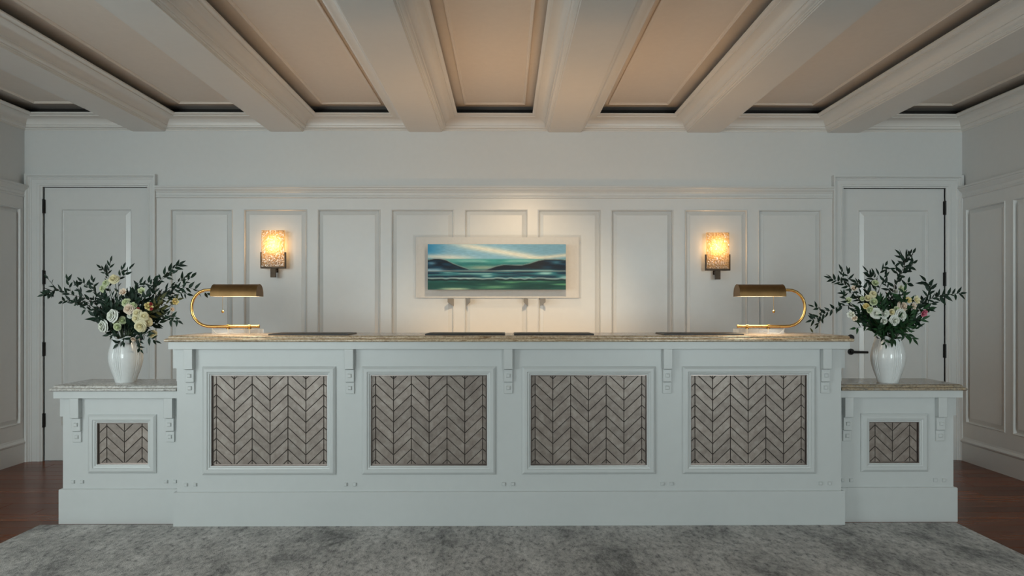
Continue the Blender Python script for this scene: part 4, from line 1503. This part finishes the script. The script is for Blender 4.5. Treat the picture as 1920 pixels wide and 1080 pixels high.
left_fl = [
    ('white_ranunculus', 'large white round bloom left of centre in the left vase', (210, 592), 12.5, 'white', 'full', -0.085, -0.5, 0.2),
    ('white_ranunculus', 'white round bloom hanging lowest left on the left vase', (193, 612), 12.5, 'white', 'full', -0.05, -0.7, -0.1),
    ('green_rose', 'small greenish rose low over the rim of the left vase', (221, 613), 8.5, 'green', 'cup', -0.10, -0.1, -0.1),
    ('green_rose', 'greenish rose half hidden behind another, left vase', (230, 601), 8.5, 'green', 'cup', -0.05, 0.1, 0.1),
    ('green_rose', 'greenish rose peeking under the large white bloom, left vase', (216, 603), 7.0, 'green', 'cup', -0.06, -0.3, 0.0),
    ('cream_rose', 'cream rose at the top of the right cluster, left vase', (257, 587), 8.5, 'cream', 'full', -0.10, -0.1, 0.3),
    ('cream_rose', 'cream rose at the left of the right cluster, left vase', (255, 597), 8.5, 'cream', 'full', -0.105, -0.2, 0.0),
    ('cream_rose', 'cream rose at the upper right of the right cluster, left vase', (270, 593), 8.5, 'cream', 'full', -0.10, 0.4, 0.2),
    ('cream_rose', 'large cream rose lowest in the right cluster, left vase', (263, 612), 11.0, 'cream', 'full', -0.11, 0.1, -0.2),
    ('cream_rose', 'cream rose farthest right in the right cluster, left vase', (278, 604), 8.0, 'cream', 'full', -0.07, 0.6, 0.0),
    ('white_rose', 'pale rose highest in the middle cluster, left vase', (236, 567), 8.5, 'green', 'full', -0.07, -0.2, 0.4),
    ('white_rose', 'pale blush rose in the middle cluster, left vase', (241, 579), 10.0, 'blush', 'full', -0.085, -0.1, 0.2),
    ('white_rose', 'pale rose at the right of the middle cluster, left vase', (250, 573), 7.5, 'green', 'cup', -0.07, 0.3, 0.3),
    ('white_rose', 'pale bud under the middle cluster, left vase', (244, 592), 6.0, 'white', 'cup', -0.07, 0.1, 0.0),
    ('cream_rose', 'pale yellow bloom topmost on the left vase', (213, 523), 9.5, 'cream', 'full', 0.0, 0.1, 0.5),
    ('cream_rose', 'pale green bloom just left of the topmost one, left vase', (198, 531), 7.5, 'green', 'full', -0.01, -0.4, 0.4),
    ('cream_rose', 'pale green bloom just under the topmost ones, left vase', (192, 541), 7.5, 'green', 'full', -0.01, -0.5, 0.2),
    ('cream_rose', 'pale yellow bloom drooping low right of the left vase', (286, 626), 9.0, 'cream', 'cup', -0.02, 0.9, -0.4),
    ('lily_flower', 'yellow green lily at the right of the left vase', (279, 574), 8.0, 'yellow', 'open', -0.06, 0.4, 0.1),
    ('lily_bud', 'slim beige lily on a long stem, right of the left vase', (328, 566), 6.5, 'yellow', 'open', -0.02, 0.9, 0.4),
    ('lily_bud', 'beige bud under the slim lily, left vase', (323, 580), 4.5, 'blush', 'cup', -0.02, 0.9, 0.3),
    ('blush_rose', 'dusty blush bloom deep at the top centre of the left vase', (232, 548), 7.5, 'blush', 'open', 0.0, -0.1, 0.4),
    ('blush_rose', 'dusty blush bloom right of the top centre, left vase', (266, 546), 7.0, 'green', 'open', 0.0, 0.1, 0.4),
    ('red_bud', 'upper small red bud at the right of the left vase', (283, 570), 3.4, 'red', 'cup', -0.08, 0.3, 0.2),
    ('red_bud', 'lower small red bud at the right of the left vase', (284, 579), 3.4, 'red', 'cup', -0.08, 0.3, 0.0),
    ('red_bud', 'small red bud beside the cream cluster, left vase', (259, 579), 3.2, 'red', 'cup', -0.09, 0.0, 0.2),
    ('blush_rose', 'small beige bud hanging over the rim of the left vase', (250, 636), 5.0, 'blush', 'cup', -0.095, 0.2, -0.5)]
rr_ = random.Random(3)
left_fill = []
for k in range(20):
    a = rr_.uniform(-1.15, 1.15)
    R_ = rr_.uniform(25, 78)
    left_fill.append(((240 + math.sin(a) * R_ * 1.0, 628 - math.cos(a) * R_ * 1.15), rr_.uniform(-0.08, 0.08), 'leaf', 14, 0.052))
left_fill += [((205, 628), -0.03, 'leaf', 6, 0.04), ((232, 642), -0.11, 'leaf', 4, 0.04), ((262, 640), -0.10, 'leaf', 6, 0.036), ((278, 625), -0.06, 'leaf', 7, 0.04), ((296, 570), -0.05, 'leaf_olive', 9, 0.045),
              ((290, 585), -0.05, 'leaf_olive', 9, 0.04), ((302, 560), -0.03, 'leaf_olive', 7, 0.05), ((275, 555), 0.02, 'leaf_olive', 9, 0.045)]
bouquet('left', Vector((VLX, VY, PZ + 0.262)), VY, left_br, left_fl, left_fill)

right_br = [
    (B, 'dark leafy branch with the highest tip above the right vase', [(1668, 580), (1675, 540), (1690, 510), (1696, 492), (1688, 478)], 0.03, 'leaf', 18, 0.35, 0.042, 4),
    (B, 'dark leafy branch beside the highest one, bent right, right vase', [(1670, 570), (1682, 530), (1694, 508), (1712, 494)], 0.06, 'leaf', 15, 0.4, 0.042, 2),
    (B, 'dark leafy branch sweeping lowest to the far left of the right vase', [(1640, 600), (1608, 577), (1580, 573), (1555, 583), (1536, 594), (1522, 600)], -0.05, 'leaf', 24, 0.35, 0.038, 4),
    (B, 'dark leafy branch arching to the upper left of the right vase', [(1645, 590), (1618, 555), (1592, 538), (1573, 528), (1557, 522)], 0.0, 'leaf', 20, 0.35, 0.040, 4),
    (B, 'dark leafy branch left of the middle above the right vase', [(1655, 580), (1645, 550), (1640, 530), (1638, 515)], 0.04, 'leaf', 13, 0.35, 0.042, 3),
    (B, 'dark leafy branch between the arching and upright ones, right vase', [(1650, 585), (1632, 555), (1618, 538), (1606, 530)], 0.03, 'leaf', 12, 0.4, 0.045, 2),
    (B, 'dark leafy branch reaching farthest right of the right vase', [(1690, 595), (1725, 570), (1752, 558), (1780, 552), (1800, 550)], 0.0, 'leaf', 18, 0.4, 0.042, 3),
    (B, 'dark leafy twig forking upward on the right of the right vase', [(1695, 590), (1728, 565), (1745, 545), (1736, 528)], 0.04, 'leaf', 9, 0.6, 0.050, 1),
    (B, 'dark leafy branch rising right of the middle above the right vase', [(1680, 580), (1692, 550), (1702, 530)], 0.05, 'leaf', 10, 0.4, 0.045, 2),
    (B, 'green leafy twig hanging low left over the right vase', [(1645, 615), (1625, 612), (1605, 615)], -0.06, 'leaf_bright', 7, 0.5, 0.040, 1),
    (B, 'green leafy twig hanging low right over the right vase', [(1680, 615), (1698, 624), (1712, 636)], -0.07, 'leaf_bright', 7, 0.55, 0.042, 1),
    (B, 'broad green leaf spray beside the pink bloom, right vase', [(1690, 600), (1715, 582), (1742, 578)], -0.03, 'leaf_bright', 8, 0.5, 0.045, 0)]
right_fl = [
    ('white_rose', 'large white rose left of centre in the right vase', (1643.5, 587.5), 10.5, 'white', 'full', -0.10, -0.2, 0.0),
    ('white_rose', 'white rose at the very centre of the right vase', (1658.5, 588), 9.5, 'white', 'cup', -0.11, 0.0, 0.0),
    ('white_rose', 'largest white rose right of centre in the right vase', (1690, 591), 11.5, 'white', 'full', -0.10, 0.3, 0.0),
    ('white_rose', 'white rose lowest right of centre in the right vase', (1678, 601), 10.0, 'white', 'full', -0.115, 0.1, -0.2),
    ('white_rose', 'small white rose lowest at the centre of the right vase', (1657.5, 602), 7.0, 'white', 'cup', -0.105, -0.1, -0.2),
    ('cream_rose', 'small cream rose between the two large white ones, right vase', (1671.5, 585.5), 6.8, 'cream', 'cup', -0.10, 0.1, 0.1),
    ('cream_rose', 'greenish rose behind the largest white one, right vase', (1681, 580.5), 6.8, 'green', 'cup', -0.08, 0.1, 0.3),
    ('blush_rose', 'blush rose above the largest white one, right vase', (1693, 574.5), 10.0, 'blush', 'full', -0.08, 0.3, 0.2),
    ('cream_rose', 'pale green rose at the left of the white row, right vase', (1632, 581), 7.5, 'green', 'cup', -0.085, -0.3, 0.1),
    ('yellow_rose', 'small yellow bud at the left of the right vase', (1624, 574), 6.5, 'yellow', 'cup', -0.07, -0.5, 0.2),
    ('cream_rose', 'cream bud in the middle of the upper left cluster, right vase', (1638, 566), 7.8, 'green', 'cup', -0.07, -0.2, 0.2),
    ('cream_rose', 'cream rose topmost in the upper left cluster, right vase', (1637.5, 551), 6.8, 'cream', 'full', -0.05, 0.0, 0.4),
    ('cream_rose', 'yellowish rose at the left of the upper left cluster, right vase', (1627, 559), 7.0, 'cream', 'cup', -0.05, -0.3, 0.3),
    ('cream_rose', 'pale bud farthest left in the upper left cluster, right vase', (1617, 560), 5.0, 'green', 'cup', -0.05, -0.6, 0.2),
    ('cream_rose', 'yellowish bloom in the upper right cluster, right vase', (1702, 563), 6.5, 'yellow', 'open', -0.06, 0.2, 0.3),
    ('cream_rose', 'cream bloom farthest right in the upper right cluster, right vase', (1717, 563), 8.0, 'cream', 'open', -0.05, 0.4, 0.2),
    ('white_rose', 'pale half open bloom under the upper right cluster, right vase', (1712, 574), 6.5, 'blush', 'open', -0.06, 0.4, 0.0),
    ('white_rose', 'greenish white bloom high left of the middle, right vase', (1641, 531), 7.0, 'green', 'cup', 0.0, -0.1, 0.4),
    ('white_rose', 'greenish white bloom high right of the middle, right vase', (1690, 543), 7.0, 'green', 'open', 0.0, 0.1, 0.4),
    ('white_rose', 'white seed pod beside the high right bloom, right vase', (1678, 547), 5.5, 'white', 'cup', 0.02, 0.0, 0.3),
    ('pink_flower', 'single pink bloom at the right of the right vase', (1731, 587), 7.5, 'pink', 'open', -0.05, 0.3, -0.3),
    ('lily_flower', 'pale lily low at the left of the right vase', (1596, 590), 7.0, 'white', 'open', -0.06, -0.6, 0.1),
    ('lily_flower', 'pale lily just below another at the left of the right vase', (1602, 596), 5.5, 'blush', 'open', -0.06, -0.5, -0.1),
    ('lily_bud', 'greenish bud on the sweeping left branch, right vase', (1591, 563), 6.0, 'green', 'open', -0.02, -0.4, 0.3),
    ('lily_bud', 'pale bud on the arching left branch, right vase', (1601, 541), 5.5, 'blush', 'open', 0.0, -0.3, 0.4)]
right_fill = []
for k in range(20):
    a = rr_.uniform(-1.1, 1.1)
    R_ = rr_.uniform(25, 80)
    right_fill.append(((1666 + math.sin(a) * R_ * 1.0, 632 - math.cos(a) * R_ * 1.2), rr_.uniform(-0.09, 0.07), 'leaf_bright' if rr_.random() < 0.7 else 'leaf', 13, 0.050))
for k in range(9):
    right_fill.append(((1645 + k * 5.5, 612 + rr_.uniform(-6, 10)), -0.10, 'leaf_bright', 8, 0.042))
right_fill += [((1660, 645), -0.11, 'leaf_bright', 4, 0.042), ((1682, 635), -0.11, 'leaf_bright', 5, 0.045), ((1710, 590), -0.04, 'leaf_bright', 9, 0.045), ((1700, 602), -0.05, 'leaf', 9, 0.04)]
bouquet('right', Vector((VRX, VRY, PZ + 0.262)), VRY, right_br, right_fl, right_fill)

# a single leaf fallen on the counter
lt = thing('fallen_leaf', PT(1521, 622.8, 4.75), 'single small bright green leaf on the right end of the counter', 'leaf')
lt.location.z = SZ
WL[lt.name] = Vector(lt.location)
add_leaf(lt, 'leaf_olive', Vector(lt.location) + Vector((0.01, 0, 0.002)), Vector((-0.35, 0.1, 0.8)), Vector((0.1, -1, 0.1)), 0.03)
